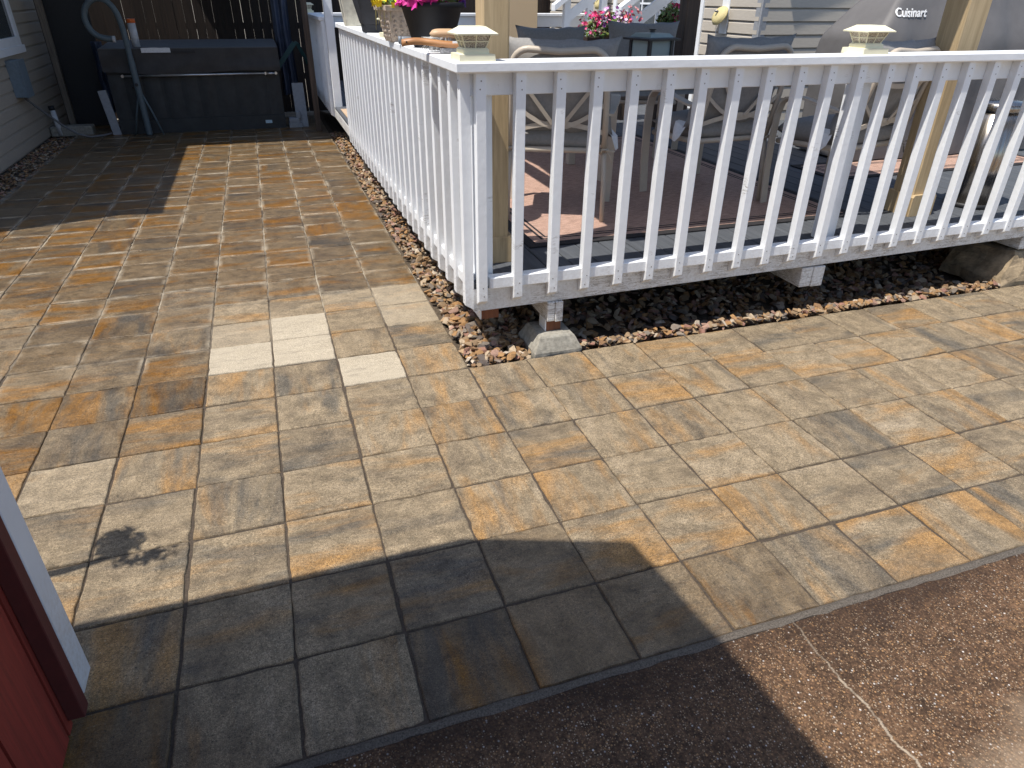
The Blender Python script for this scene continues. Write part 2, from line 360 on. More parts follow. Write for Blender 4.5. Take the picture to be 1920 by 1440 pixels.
c = g.mix(rim, c, (.03,.018,.012)); c = g.mix(g.math('MULTIPLY', ck, g.ramp(wd_, [(.1, .25), (.45, 1)])), c, (.46,.37,.27)); g.color(c); g.rough(g.ramp(b2, [(.3, .6), (.7, .9)])); g.bump(g.math('ADD', g.voro(p, 110), g.math('MULTIPLY', b2, 1.0)), .7, .006)

M_ROCK = mat('crushed_rock', (.3,.2,.1), .85); g = N(M_ROCK)
g.color(g.mix(g.ramp(g.noise(g.gen(), 70, 4, .7), [(.35, 0), (.7, .45)]), g.attr('Col'), (.13,.085,.05))); g.bump(g.noise(g.gen(), 130, 4), .5, .006)

# ------------------------------------------------------------------ ground, paving, driveway, gravel
PX, PY = .305, .30035
mb = MB(); mb.box(-150, 150, -150, 150, -1.0, -.165); structure(mb.build('ground', M_SOIL))
mb = MB(); mb.box(-3.1, 0.0, -1.84, 8.6, -.055, -.0062); mb.box(0, 6.8, -1.84, -.005, -.055, -.0062); structure(mb.build('joint_sand', M_JOINT))

def build_pavers():
    bm = bmesh.new(); uvl = bm.loops.layers.uv.new('UVMap'); pl = bm.verts.layers.float_vector.new('pv'); el = bm.verts.layers.float.new('edge')
    white = {(-4,1),(-3,1),(-3,2),(-2,0)}; pale = {(-1,2),(-1,3),(-6,-2),(-4,2),(-2,3)}
    rnd = random.Random(11)
    cells = [(i, j) for i in range(-10, 0) for j in range(-6, 28)] + [(i, j) for i in range(0, 22) for j in range(-6, 0)]
    offs = {}
    for (i, j) in cells:
        gap = .0022+.0014*rnd.random()
        x0, x1 = i*PX+gap, (i+1)*PX-gap; y0, y1 = j*PY+gap, (j+1)*PY-gap
        if i == -10: x0 = -3.05
        dx, dy = rnd.uniform(-.0022, .0022), rnd.uniform(-.0022, .0022)
        sh = -.0
        def jit(): return rnd.uniform(-.0021, .0021)
        n = 9; out = []
        for a, b in (((x0,y0),(x1,y0)),((x1,y0),(x1,y1)),((x1,y1),(x0,y1)),((x0,y1),(x0,y0))):
            for k in range(n):
                t = k/n; q = .0055*rnd.random() if rnd.random() < (.5 if k == 0 else .10) else 0
                X0, Y0 = a[0]+(b[0]-a[0])*t, a[1]+(b[1]-a[1])*t; mx, my = (x0+x1)/2-X0, (y0+y1)/2-Y0; L = math.hypot(mx, my)
                out.append((X0+mx/L*q+jit()+dx, Y0+my/L*q+jit()+dy))
        cx, cy = (x0+x1)/2, (y0+y1)/2; z0 = rnd.uniform(-.0022, .0022); tx, ty = rnd.uniform(-.009, .009), rnd.uniform(-.009, .009)
        def top(x, y): return z0+(x-cx)*tx+(y-cy)*ty
        if (i, j) in white: pvv = (.7, .3, 2.0+.0)
        elif (i, j) in pale: pvv = (.95, .1, 1.4 if i == -1 else 1.32 if i == -4 else 1.12)
        else:
            # the rows beside the deck and towards the hot tub have been hosed and are still damp
            damp = min(1, max(0, (j-1.2)/4.5)) if i < 0 else 0
            if i < 0 and -1 <= j <= 3 and i <= -5: damp = max(damp, .6)
            if j <= -5 and -6 <= i <= 1: damp = .25+.4*rnd.random()
            if (i, j) in ((-2,-6), (-5,-6)): damp = .8
            damp = min(.98, max(0, damp*.95+rnd.uniform(-.12, .12)))
            pvv = (rnd.random(), min(1, max(0, rnd.random()+(.12 if damp > .6 else -.04))), damp)
        horiz = rnd.random() < (.93 if j > 0 else .55)
        ou, ov = rnd.uniform(0, 50), rnd.uniform(0, 50)
        def UV(x, y):
            a, b = (x-cx)*3.3, (y-cy)*3.3
            return (a+ou, b+ov) if horiz else (b+ou, a+ov)
        def ring(inset, dz, e):
            r = []
            for (x, y) in out:
                fx, fy = 1-inset/(abs(x1-x0)/2), 1-inset/(abs(y1-y0)/2)
                X_, Y_ = cx+(x-cx)*fx, cy+(y-cy)*fy
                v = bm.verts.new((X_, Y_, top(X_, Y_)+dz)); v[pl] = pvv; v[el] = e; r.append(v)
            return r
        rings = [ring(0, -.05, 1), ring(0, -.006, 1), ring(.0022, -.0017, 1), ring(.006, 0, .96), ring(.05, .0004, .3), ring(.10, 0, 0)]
        m = len(out); fs = []
        for a, b in zip(rings, rings[1:]):
            for q in range(m): fs.append(bm.faces.new([a[q], a[(q+1)%m], b[(q+1)%m], b[q]]))
        fs.append(bm.faces.new(rings[-1]))
        for f in fs:
            for l in f.loops: l[uvl].uv = UV(l.vert.co.x, l.vert.co.y)
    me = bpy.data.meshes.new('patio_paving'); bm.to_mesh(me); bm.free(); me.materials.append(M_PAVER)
    o = bpy.data.objects.new('patio_paving', me); COL.objects.link(o); structure(o)
build_pavers()
mb = MB(); mb.box(-3.0, 9, -14, -1.828, -.2, -.002, 0); structure(mb.build('driveway', M_DRIVE))
# gritty mortar fillet between paving and slab
mb = MB(); rnd = random.Random(3); prev = None
for k in range(181):
    x = -2+k*.05+rnd.uniform(-.012,.012); a, b = -1.801+rnd.uniform(-.003,.003), -1.822+rnd.uniform(-.005,.004)
    r = [mb.bm.verts.new((x, a, -.004)), mb.bm.verts.new((x, (a+b)/2, .003+rnd.uniform(-.002,.002))), mb.bm.verts.new((x, b-.006, -.0015)), mb.bm.verts.new((x, b-.006, -.05)), mb.bm.verts.new((x, a, -.05))]
    if prev:
        for q in range(4): mb.bm.faces.new([prev[q], prev[q+1], r[q+1], r[q]])
    prev = r
structure(mb.build('slab_joint', plain('gritty_mortar', (.15,.125,.10), .9, 0, .6, 220, 1.0)))

def build_gravel():
    rnd = random.Random(5); bm = bmesh.new(); cl = bm.loops.layers.float_color.new('Col')
    shapes = []
    for s in range(14):
        t = bmesh.new()
        for _ in range(13):
            v = Vector((rnd.gauss(0,1), rnd.gauss(0,1), rnd.gauss(0,1))).normalized(); v.x *= 1.0; v.y *= rnd.uniform(.6,.8); v.z *= rnd.uniform(.26,.48); t.verts.new(v)
        r = bmesh.ops.convex_hull(t, input=t.verts[:])
        bmesh.ops.delete(t, geom=[v for v in t.verts if not v.link_faces], context='VERTS')
        t.verts.index_update(); shapes.append(([v.co.copy() for v in t.verts], [[v.index for v in f.verts] for f in t.faces])); t.free()
    pal = [((.32,.215,.12), 4), ((.33,.18,.07), 3.0), ((.20,.11,.05), 2.6), ((.40,.31,.21), 2.2), ((.19,.16,.13), 2), ((.33,.2,.15), 1.6), ((.48,.40,.31), .8), ((.11,.09,.08), 1), ((.30,.15,.11), 1.2)]
    cs, ws = zip(*pal)
    def rock(x, y, z, s, dark=1):
        vs, fs = rnd.choice(shapes); M = Matrix.Rotation(rnd.uniform(0, 6.28), 3, 'Z') @ Matrix.Rotation(rnd.uniform(-.7, .7), 3, 'X') @ Matrix.Rotation(rnd.uniform(-.6,.6), 3, 'Y')
        nv = [bm.verts.new(M @ v*s+Vector((x, y, z))) for v in vs]; c = rnd.choices(cs, ws)[0]; q = rnd.uniform(.75, 1.25)
        for f in fs:
            fc = bm.faces.new([nv[i] for i in f])
            for l in fc.loops: l[cl] = (c[0]*q, c[1]*q, c[2]*q, 1)
    def fill(x0, x1, y0, y1, dens, zl, sz=(.016,.038), ok=None):
        for _ in range(int((x1-x0)*(y1-y0)*dens)):
            x, y = rnd.uniform(x0, x1), rnd.uniform(y0, y1); s = rnd.uniform(*sz)
            if ok and not ok(x, y, s): continue
            rock(x, y, zl+rnd.uniform(-.012, .016), s)
    nb = lambda x, y, s: not (.33 < x < .64 and y < .29) and not (3.58 < x and y < .5)
    fill(.022, .42, .02, 6.9, 1050, -.012)          # beside the deck's long side
    fill(.30, 4.6, .14, 1.1, 620, -.075, (.018,.044), nb); fill(.34, 4.6, .06, .16, 700, -.035, (.02,.042), nb)
    fill(.022, .25, .025, .8, 700, .002, (.022,.05))
    fill(.25, .34, .025, .4, 900, -.005, (.02,.042))
    fill(.64, 3.58, .02, .085, 2300, .004, (.016,.034)); fill(.02, .34, .02, .09, 1500, .002, (.016,.036))
    fill(-3.36, -3.06, 1.5, 7.5, 900, -.014, (.012,.028))
    me = bpy.data.meshes.new('gravel'); bm.to_mesh(me); bm.free(); me.materials.append(M_ROCK)
    o = bpy.data.objects.new('gravel', me); COL.objects.link(o); structure(o, 'stuff')
build_gravel()
mb = MB(); mb.prism([(.003,-.034),(.08,-.045),(.2,-.10),(6.5,-.10),(6.5,-.16),(.003,-.16)], 1, .002, 9.4); mb.box(-3.42, -3.055, 0, 9.4, -.058, -.034); structure(mb.build('gravel_bed', plain('dark_gravel_soil', (.10,.075,.05), .95, 0, .5, 60, .9)))

# ------------------------------------------------------------------ deck
FZ = .395
deck = thing('deck', 'raised grey board deck with worn white skirting behind the white railing', 'deck', (.06, .1, 0))
def wpart(mb, name, mats, parent):
    """part given in world coordinates under a parent Empty placed elsewhere"""
    o = mb.build(name, mats, parent); bpy.context.view_layer.update()
    o.matrix_parent_inverse = parent.matrix_basis.inverted(); return o
mb = MB(); x = .062; rnd = random.Random(2)
while x < 6.6:
    mb.box(x, x+.137, .098+rnd.uniform(-.002,.002), 9.3, FZ-.026, FZ+rnd.uniform(-.0008,.0008), .003); x += .143
wpart(mb, 'deck_boards', M_DECK, deck)
# skirting: front board rises a little to the right, as in the place
mb = MB(); mb.prism([(.06,.252),(6.6,.325),(6.6,FZ-.028),(.06,FZ-.028)], 1, .0952, .135); wpart(mb, 'front_skirt_board', M_SKIRT, deck)
mb = MB(); mb.box(.0605, .098, .1352, 9.3, .262, FZ-.028, .003); wpart(mb, 'side_skirt_board', M_SKIRT, deck)
def beam_end(x, w2, z0, z1, y0, mw):
    mb = MB(); mb.box(x, x+w2/2-.001, y0, 2.6, z0, z1, .003); mb.box(x+w2/2+.001, x+w2, y0-.004, 2.6, z0-.004, z1, .003); return wpart(mb, 'beam', mw, deck)
beam_end(.445, .085, .148, .255, .085, M_SKIRT); beam_end(2.02, .16, .145, .262, .10, M_SKIRT)
mb = MB(); mb.box(3.74, 4.2, .11, .5, .2, .28, .003); wpart(mb, 'beam', M_SKIRT, deck)
mb = MB(); mb.box(.105, .195, .118, .24, .195, .26, .002, 1); mb.box(.098, .1048, .12, .24, .195, .262, 0, 0); wpart(mb, 'post_stub', [M_WHITE, M_REDWOOD], deck)
mb = MB(); mb.box(.45, .53, .105, .19, .085, .152, .002, 1); mb.box(.443, .4495, .106, .19, .086, .152, 0, 0); wpart(mb, 'post_stub', [M_WHITE, M_REDWOOD], deck)
mb = MB()
for yy in (1.2, 2.4, 3.6): mb.box(.14, 6.4, yy, yy+.04, .2, FZ-.03)
mb.box(.14, 6.4, 4.6, 4.64, -.03, FZ-.03)
wpart(mb, 'joist', M_GREYWOOD, deck)

def pier(name, label, x0, x1, y0, y1, z, inset, m):
    mb = MB(); cx, cy = (x0+x1)/2, (y0+y1)/2; a, b = (x1-x0)/2, (y1-y0)/2
    pts = [(a, b, -.05), (a, b, .012), (a-inset, b-inset*.8, z-.008), (a-inset-.008, b-inset*.8-.008, z)]
    rings = [[mb.bm.verts.new((sx*p[0], sy*p[1], p[2])) for sx, sy in ((-1,-1),(1,-1),(1,1),(-1,1))] for p in pts]
    for r0, r1 in zip(rings, rings[1:]):
        for i in range(4): mb.bm.faces.new([r0[i], r0[(i+1)%4], r1[(i+1)%4], r1[i]])
    mb.bm.faces.new(rings[-1]); mb.bm.faces.new(rings[0][::-1])
    es = list(mb.bm.edges); bmesh.ops.subdivide_edges(mb.bm, edges=es, cuts=5, use_grid_fill=True)
    for v in mb.bm.verts: v.co += Vector((noise.noise(v.co*22), noise.noise(v.co*22+Vector((5,0,0))), noise.noise(v.co*22+Vector((0,9,0)))))*.004
    o = mb.build(name, m); o.location = (cx, cy, 0); return tag(o, label, 'pier block')
pier('pier_block', 'grey tapered concrete pier block under the front corner of the deck', .355, .615, .006, .27, .088, .035, M_CONC)
o = pier('footing_stone', 'brown crumbling concrete footing under the deck at the right edge', 3.6, 4.25, .02, .5, .19, .1, M_CONC2)
for v in o.data.vertices: v.co += Vector((noise.noise(v.co*7), noise.noise(v.co*7+Vector((3,0,0))), noise.noise(v.co*7+Vector((0,4,0)))))*.035

# ------------------------------------------------------------------ railings
def baluster(parent, along, fixed, z0, z1, axis, rnd, mats=(0,)):
    """2x2 baluster, bottom front edge cut at a slant. axis 0: runs along X, face to -Y; axis 1: along Y, face to -X"""
    mb = MB(); w_ = .0225; d = .0445; j = rnd.uniform(-.003, .003); a = along+j
    prof = [(0, z0+.03), (d, z0), (d, z1), (0, z1)]
    if axis == 0: mb.prism([(fixed+p, z) for p, z in prof], 0, a-w_, a+w_)
    else: mb.prism([(fixed+p, z) for p, z in prof], 1, a-w_, a+w_)
    bmesh.ops.bevel(mb.bm, geom=mb.bm.edges[:], offset=.0028, segments=2, affect='EDGES', profile=.6)
    lean = rnd.uniform(-.003, .003)
    for v in mb.bm.verts:
        k = (v.co.z-z0)/(z1-z0)
        if axis == 0: v.co.x += lean*k
        else: v.co.y += lean*k
    for zz in (z1-.03, z1-.065, z0+.055, z0+.1):
        off = rnd.uniform(-.006, .006); zc = zz+rnd.uniform(-.005,.005); r = .0032
        if axis == 0: mb.prism([(a+off+r*math.cos(q), zc+r*math.sin(q)) for q in [k*math.pi/3 for k in range(6)]], 1, fixed-.0007, fixed+.003, 1)
        else: mb.prism([(a+off+r*math.cos(q), zc+r*math.sin(q)) for q in [k*math.pi/3 for k in range(6)]], 0, fixed-.0007, fixed+.003, 1)
    return wpart(mb, 'baluster', [M_WHITE, M_NAIL], parent)
rnd = random.Random(21)
fr = thing('deck_railing', 'front white railing of the deck, facing the driveway', 'railing', (.06, .09, FZ), 0, 'white deck railings')
mb = MB(); mb.box(-.015, 5.2, .03, .172, 1.329, 1.371, .006); wpart(mb, 'cap_rail', M_WHITE, fr)
mb = MB(); mb.box(.0605, 5.2, .0955, .133, 1.236, 1.327, .003); wpart(mb, 'sub_rail', M_WHITE, fr)
mb = MB(); mb.box(.132, 5.2, .060, .1153, FZ-.0215, FZ+.036, .004); wpart(mb, 'bottom_rail', M_WHITE, fr)
for k in range(27): baluster(fr, .098+k*.1785, .05, .288+.0128*k*.1785, 1.328, 0, rnd)
for x0 in (.082, 2.15, 4.24):
    mb = MB(); mb.box(x0, x0+.09, .138 if x0 < 1 else .15, .228 if x0 < 1 else .24, FZ+.001, 1.327, .004); wpart(mb, 'post', M_WHITE, fr)
lr = thing('deck_railing', 'white railing on the long left side of the deck, with flower pots on its cap', 'railing', (.06, 2.3, FZ), 0, 'white deck railings')
mb = MB(); mb.box(-.008, .142, .1735, 4.58, 1.327, 1.369, .006); wpart(mb, 'cap_rail', M_WHITE, lr)
mb = MB(); mb.box(.0607, .098, .1335, 4.55, 1.236, 1.325, .003); wpart(mb, 'sub_rail', M_WHITE, lr)
mb = MB(); mb.box(.030, .082, .140, 4.55, FZ-.0215, FZ+.036, .004); wpart(mb, 'bottom_rail', M_WHITE, lr)
for k in range(26): baluster(lr, .113+k*.1765, .0158, .262, 1.326, 1, rnd)
for y0 in (2.0, 4.42):
    mb = MB(); mb.box(.1, .19, y0, y0+.09, FZ+.001, 1.325, .004); wpart(mb, 'post', M_WHITE, lr)
fl = thing('deck_railing', 'short white railing at the far left corner of the deck near the hot tub', 'railing', (.06, 7.4, FZ), 0, 'white deck railings')
mb = MB(); mb.box(-.008, .142, 6.40, 8.42, 1.327, 1.369, .006); wpart(mb, 'cap_rail', M_WHITE, fl)
mb = MB(); mb.box(.0607, .098, 6.42, 8.40, 1.236, 1.325, .003); wpart(mb, 'sub_rail', M_WHITE, fl)
mb = MB(); mb.box(.030, .082, 6.42, 8.40, FZ-.0215, FZ+.036, .004); wpart(mb, 'bottom_rail', M_WHITE, fl)
for k in range(12): baluster(fl, 6.43+k*.175, .0158, .262, 1.326, 1, rnd)
br = thing('deck_railing', 'white railing along the back edge of the deck before the dark fence', 'railing', (2, 8.5, FZ), 0, 'white deck railings')
mb = MB(); mb.box(-.008, 5.0, 8.425, 8.57, 1.327, 1.369, .006); wpart(mb, 'cap_rail', M_WHITE, br)
mb = MB(); mb.box(.1, 5.0, 8.46, 8.498, 1.18, 1.325, .003); wpart(mb, 'sub_rail', M_WHITE, br)
for k in range(16): baluster(br, .2+k*.3, 8.4985, FZ-.02, 1.2, 0, rnd)
mb = MB(); mb.box(.06, .155, 6.30, 6.395, FZ-.02, 1.75, .004)
tag(mb.build('gate_post', M_WHITE), 'tall white post at the deck opening near the hot tub', 'post')

# ------------------------------------------------------------------ solar post lamps
def lamp(x, y, z, label, rz=0):
    t = thing('post_cap_lamp', label, 'lamp', (x, y, z), rz, 'cream solar lamps on the railing posts')
    mb = MB(); mb.frustum(0, 0, [(.076,0),(.074,.026),(.055,.027),(.0545,.042),(.048,.048)]); mb.build('base', M_CREAM, t)
    mb = MB(); mb.frustum(0, 0, [(.0415,.047),(.060,.094)]); mb.build('pane', M_LAMPGLASS, t)
    mb = MB()
    for q in range(4):
        M = Matrix.Rotation(q*math.pi/2, 4, 'Z')
        def bar(a, b): mb.strip([M @ Vector(a), M @ Vector(b)], M.to_3x3() @ Vector((.0022, 0, 0)), .004)
        bar((-.0425,-.0425,.047), (-.0615,-.0615,.095)); bar((0,-.043,.047), (0,-.0615,.095))
        mb.strip([M @ Vector((-.052,-.0525,.072)), M @ Vector((.052,-.0525,.072))], (0,0,.0022), .004)
    mb.build('cage', M_CREAM, t)
    mb = MB(); mb.frustum(0, 0, [(.058,.094),(.084,.096),(.085,.101),(.047,.124),(.046,.126)]); mb.build('lid', M_CREAM, t)
    return t
lamp(.083, .120, 1.371, 'cream lantern style post lamp on the near corner of the railing, beside the wooden brushes')
lamp(2.105, .115, 1.371, 'cream lantern style post lamp on the front railing in front of the covered grill')
lamp(.075, 1.93, 1.369, 'cream post lamp mostly hidden behind the carved stone pot')
lamp(.03, 8.48, 1.369, 'small cream post lamp at the far corner of the railing near the hot tub')

# ------------------------------------------------------------------ flowers
def leaves(parent, c, r, n, size, cols, seed, name='foliage', up=.3):
    rnd = random.Random(seed); mb = MB()
    for _ in range(n):
        d = Vector((rnd.gauss(0,1), rnd.gauss(0,1), rnd.gauss(0,1))).normalized()*rnd.random()**.4
        p = Vector((c[0]+d.x*r[0], c[1]+d.y*r[1], c[2]+d.z*r[2])); s = size*rnd.uniform(.6, 1.3)
        nrm = (d+Vector((rnd.gauss(0,.6), rnd.gauss(0,.6), up+rnd.gauss(0,.5)))).normalized(); a = nrm.orthogonal().normalized()
        a.rotate(Matrix.Rotation(rnd.uniform(0, 6.28), 3, nrm)); b = nrm.cross(a)
        f = mb.bm.faces.new([mb.bm.verts.new(p+v) for v in (-a*s, b*s*.45-a*.1*s, a*s+nrm*s*.2, -b*s*.45-a*.1*s)])
        mb.paint([f], tuple(k*rnd.uniform(.7, 1.25) for k in rnd.choice(cols)))
    return mb.build(name, M_LEAF, parent)
def blossoms(parent, c, r, n, size, cols, seed, name='blossom', low=-.2):
    rnd = random.Random(seed); mb = MB()
    for _ in range(n):
        while True:
            d = Vector((rnd.gauss(0,1), rnd.gauss(0,1), rnd.gauss(.35,1))).normalized()
            if d.z > low: break
        p = Vector((c[0]+d.x*r[0], c[1]+d.y*r[1], c[2]+d.z*r[2])); s = size*rnd.uniform(.7, 1.25)
        nrm = (d+Vector((rnd.gauss(0,.4), rnd.gauss(0,.4), rnd.gauss(0,.4)))).normalized(); a = nrm.orthogonal().normalized(); b = nrm.cross(a)
        col = rnd.choice(cols); q = rnd.uniform(.75, 1.15); col = tuple(min(1, k*q) for k in col)
        ph = rnd.uniform(0, 6.28); cen = mb.bm.verts.new(p-nrm*s*.25); rim = []
        for k in range(10):
            t = ph+k*math.pi/5; rad = s*(1 if k % 2 == 0 else .68)*rnd.uniform(.85, 1.1)
            rim.append(mb.bm.verts.new(p+(a*math.cos(t)+b*math.sin(t))*rad+nrm*s*rnd.uniform(-.12, .2)))
        fs = [mb.bm.faces.new([cen, rim[k], rim[(k+1)%10]]) for k in range(10)]
        mb.paint(fs, col)
    return mb.build(name, M_BLOOM, parent)
GREEN = [(.09,.15,.03), (.14,.2,.04), (.06,.10,.025), (.2,.25,.06)]
RZ = 1.3695
t = thing('flower_pot', 'large black round pot of magenta, red and purple petunias on the railing', 'flower pot', (.115, .98, RZ), 0, 'potted flowers on the left railing')
mb = MB(); mb.frustum(0, 0, [(.098,0),(.102,.01),(.152,.178),(.166,.18),(.168,.202),(.158,.204),(.15,.19)], 40, 0, 0, True); mb.build('pot', M_BLACKPOT, t)
leaves(t, (0,0,.215), (.16,.16,.06), 420, .022, GREEN, 1)
blossoms(t, (-.04,-.02,.21), (.135,.14,.075), 80, .034, [(.62,.02,.26),(.70,.04,.34),(.5,.015,.2)], 2, 'blossom', -.15)
blossoms(t, (.08,-.02,.215), (.07,.10,.07), 22, .03, [(.55,.03,.06),(.6,.08,.06)], 3); blossoms(t, (.13,.02,.21), (.05,.09,.06), 20, .03, [(.09,.02,.22),(.14,.03,.3)], 4)
t = thing('flower_pot', 'square carved beige stone pot of yellow flowers on the railing', 'flower pot', (.045, 1.52, RZ), R(8), 'potted flowers on the left railing')
mb = MB(); mb.frustum(0, 0, [(.068,0),(.072,.012),(.098,.155),(.112,.158),(.113,.182),(.103,.184),(.095,.165)])
for q in range(4):
    M = Matrix.Rotation(q*math.pi/2, 4, 'Z')
    for i in range(4):
        for j in range(5):
            z = .028+j*.024; hw = .0705+.0285*z/.155; x = (-.75+i*.5)*hw*(.9)
            mb.cbox(M @ Vector((x+(j%2)*.006, -hw-.0005, z)), (.017,.012,.014), (R(10),0,q*math.pi/2+R(45)), .003)
mb.build('pot', M_STONEPOT, t)
leaves(t, (0,0,.195), (.13,.13,.06), 380, .02, [(.2,.26,.05),(.3,.34,.09),(.11,.17,.03)], 6)
blossoms(t, (-.02,0,.20), (.13,.13,.07), 64, .026, [(.80,.60,.01),(.82,.66,.03),(.8,.5,.02)], 7); blossoms(t, (.04,0,.20), (.1,.11,.08), 26, .024, [(.78,.74,.42)], 8)
mb = MB(); rnd = random.Random(9)
for k in range(7):
    a = rnd.uniform(2.6, 4.2); p0 = Vector((.1*math.cos(a), .1*math.sin(a), .18))
    mb.tube([p0, p0+Vector((math.cos(a)*.03, math.sin(a)*.03, -.02)), p0+Vector((math.cos(a)*.035, math.sin(a)*.035, -.07-.06*rnd.random()))], .0012, 5)
for f in mb.bm.faces: mb.paint([f], (.35,.3,.1))
mb.build('stem', M_LEAF, t)
t = thing('flower_pot', 'tall dark slate tapered pot at the far part of the railing', 'flower pot', (.085, 2.62, RZ), 0, 'potted flowers on the left railing')
mb = MB(); mb.frustum(0, 0, [(.095,0),(.1,.05),(.106,.055),(.15,.24),(.155,.33),(.16,.36)]); mb.build('pot', M_DARKPOT, t)
leaves(t, (0,0,.38), (.17,.17,.07), 300, .022, GREEN, 11); blossoms(t, (0,0,.38), (.16,.16,.08), 60, .03, [(.75,.35,.05),(.8,.6,.05),(.7,.12,.1)], 12)
t = thing('flower_pot', 'pale marbled square pot with trailing plants at the far end of the left railing', 'flower pot', (.085, 3.75, RZ), 0, 'potted flowers on the left railing')
mb = MB(); mb.frustum(0, 0, [(.09,0),(.125,.27),(.132,.272),(.132,.30)]); mb.build('pot', M_CREAMPOT, t)
leaves(t, (-.02,0,.31), (.17,.17,.07), 260, .022, [(.25,.3,.06),(.15,.2,.05)], 13); blossoms(t, (-.04,-.02,.32), (.16,.16,.06), 50, .03, [(.8,.45,.05),(.75,.6,.06)], 14)
# scrubbing tools on the cap
t = thing('scrub_brush', 'long wooden scrub brush with curved handle and grey bristles on the railing corner', 'brush', (.045, .545, RZ), R(-11)); t.scale = (1.05, 1.35, 1.25)
mb = MB(); pts = []
zt = lambda u: .032+.010*math.sin(u*3.0)
prof = []
for k in range(25):
    u = k/24; x = -.165+.31*u; wid = .013+.0075*math.sin(min(1, u/.18)*math.pi/2)-.005*math.exp(-((u-.28)/.1)**2)+.005*min(1, max(0, (u-.45)/.2)); prof.append((x, wid, .030+.013*math.sin(u*math.pi*1.5+.3)*(1-u)))
rings = [[mb.bm.verts.new((x, sy*wd*1.25, z+sz*.0115)) for sy, sz in ((-1,-.6),(-1,.5),(-.6,1),(.6,1),(1,.5),(1,-.6),(.6,-1),(-.6,-1))] for x, wd, z in prof]
for a, b in zip(rings, rings[1:]):
    for i in range(8): mb.bm.faces.new([a[i], a[(i+1)%8], b[(i+1)%8], b[i]]).smooth = True
mb.bm.faces.new(rings[0][::-1]); mb.bm.faces.new(rings[-1]); mb.build('handle', M_BRUSHWOOD, t)
mb = MB(); mb.box(.0, .143, -.028, .028, .002, .02, .002); mb.build('bristles', M_BRISTLE, t)
mb = MB(); mb.box(.055, .088, -.0295, -.0275, .022, .042); mb.build('sticker', M_TAG, t)
mb = MB(); mb.prism([(-.143+.0035*math.cos(k*.785), .0385+.0035*math.sin(k*.785)) for k in range(8)], 1, -.0235, -.018); mb.build('hanging_hole', M_BLACK, t)
t = thing('hand_brush', 'rounded pale wooden block brush with white bristles lying on the longer brush', 'brush', (.10, .665, RZ), R(-8)); t.scale = (1.15, 1.15, 1.2)
mb = MB()
rings = []
for k in range(13):
    u = k/12; x = -.062+.125*u; e = math.sqrt(max(.02, 1-(2*u-1)**4)); rings.append([mb.bm.verts.new((x, .03*e*math.cos(q*math.pi/6), .062+.019*e*math.sin(q*math.pi/6))) for q in range(12)])
for a, b in zip(rings, rings[1:]):
    for i in range(12): mb.bm.faces.new([a[i], a[(i+1)%12], b[(i+1)%12], b[i]]).smooth = True
mb.bm.faces.new(rings[0][::-1]); mb.bm.faces.new(rings[-1]); mb.build('block', M_BRUSHPALE, t)
mb = MB(); rnd = random.Random(4)
for k in range(150):
    x, y = rnd.uniform(-.06,.06), rnd.uniform(-.025,.025); mb.tube([(x, y, .052), (x*1.1+rnd.gauss(0,.004), y*1.15+rnd.gauss(0,.004), .004)], .0014, 4)
for k in range(50):
    x, y = rnd.uniform(-.065,-.03), rnd.uniform(-.03,.0); mb.tube([(x+.02, y, .05), (x-.035+rnd.gauss(0,.012), y-.01, .03+rnd.gauss(0,.016))], .0011, 4)
mb.build('bristles', M_BRISTLEW, t)
mb = MB(); mb.tube([(-.055,0,0),(-.03,0,0),(.05,0,0)], [.017,.018,.0165], 14); mb.tube([(-.058,0,0),(-.04,0,0)], .0195, 14)
o = mb.build('hose_nozzle', M_GREYPLASTIC); o.location = (.04, 1.24, RZ+.0195); o.rotation_euler = (0, 0, R(-8)); tag(o, 'short grey plastic tube on the railing cap between the stone and black pots', 'tube')

# ------------------------------------------------------------------ gazebo over the deck
gz = thing('gazebo', 'wooden gazebo with square treated pine posts standing on the deck', 'gazebo', (1.7, 2.0, FZ))
def gpost(x, y, m, s=.062, brace=True):
    mb = MB(); mb.box(x-s, x+s, y-s, y+s, FZ+.001, 2.55, .006); p = wpart(mb, 'post', m, gz)
    mb = MB()
    for q in range(4):
        M = Matrix.Translation((x, y, 0)) @ Matrix.Rotation(q*math.pi/2, 4, 'Z')
        mb.prism([(-s-.012, FZ+.0015), (s+.012, FZ+.0015), (s+.012, FZ+.12), (s, FZ+.135), (-s, FZ+.135), (-s-.012, FZ+.12)], 1, -s-.022, -s-.0005, 0, M)
    mb.build('base_trim', m, p)
gpost(.265, .43, M_PINE); gpost(3.13, .495, M_PINE, .082); gpost(3.13, 3.45, M_BROWNPOST, .07); gpost(.265, 4.3, M_PINE)
mb = MB()
mb.box(.30, 3.25, .40, .47, 2.42, 2.55); mb.box(.22, .31, .2, 4.6, 2.42, 2.55); wpart(mb, 'beam', M_PINEX, gz)
mb = MB(); mb.prism([(.30, 2.56), (2.1, 2.9), (4.0, 2.56), (4.0, 2.6), (2.1, 2.94), (.30, 2.6)], 0, .20, 2.78); wpart(mb, 'roof', M_SHINGLE, gz)

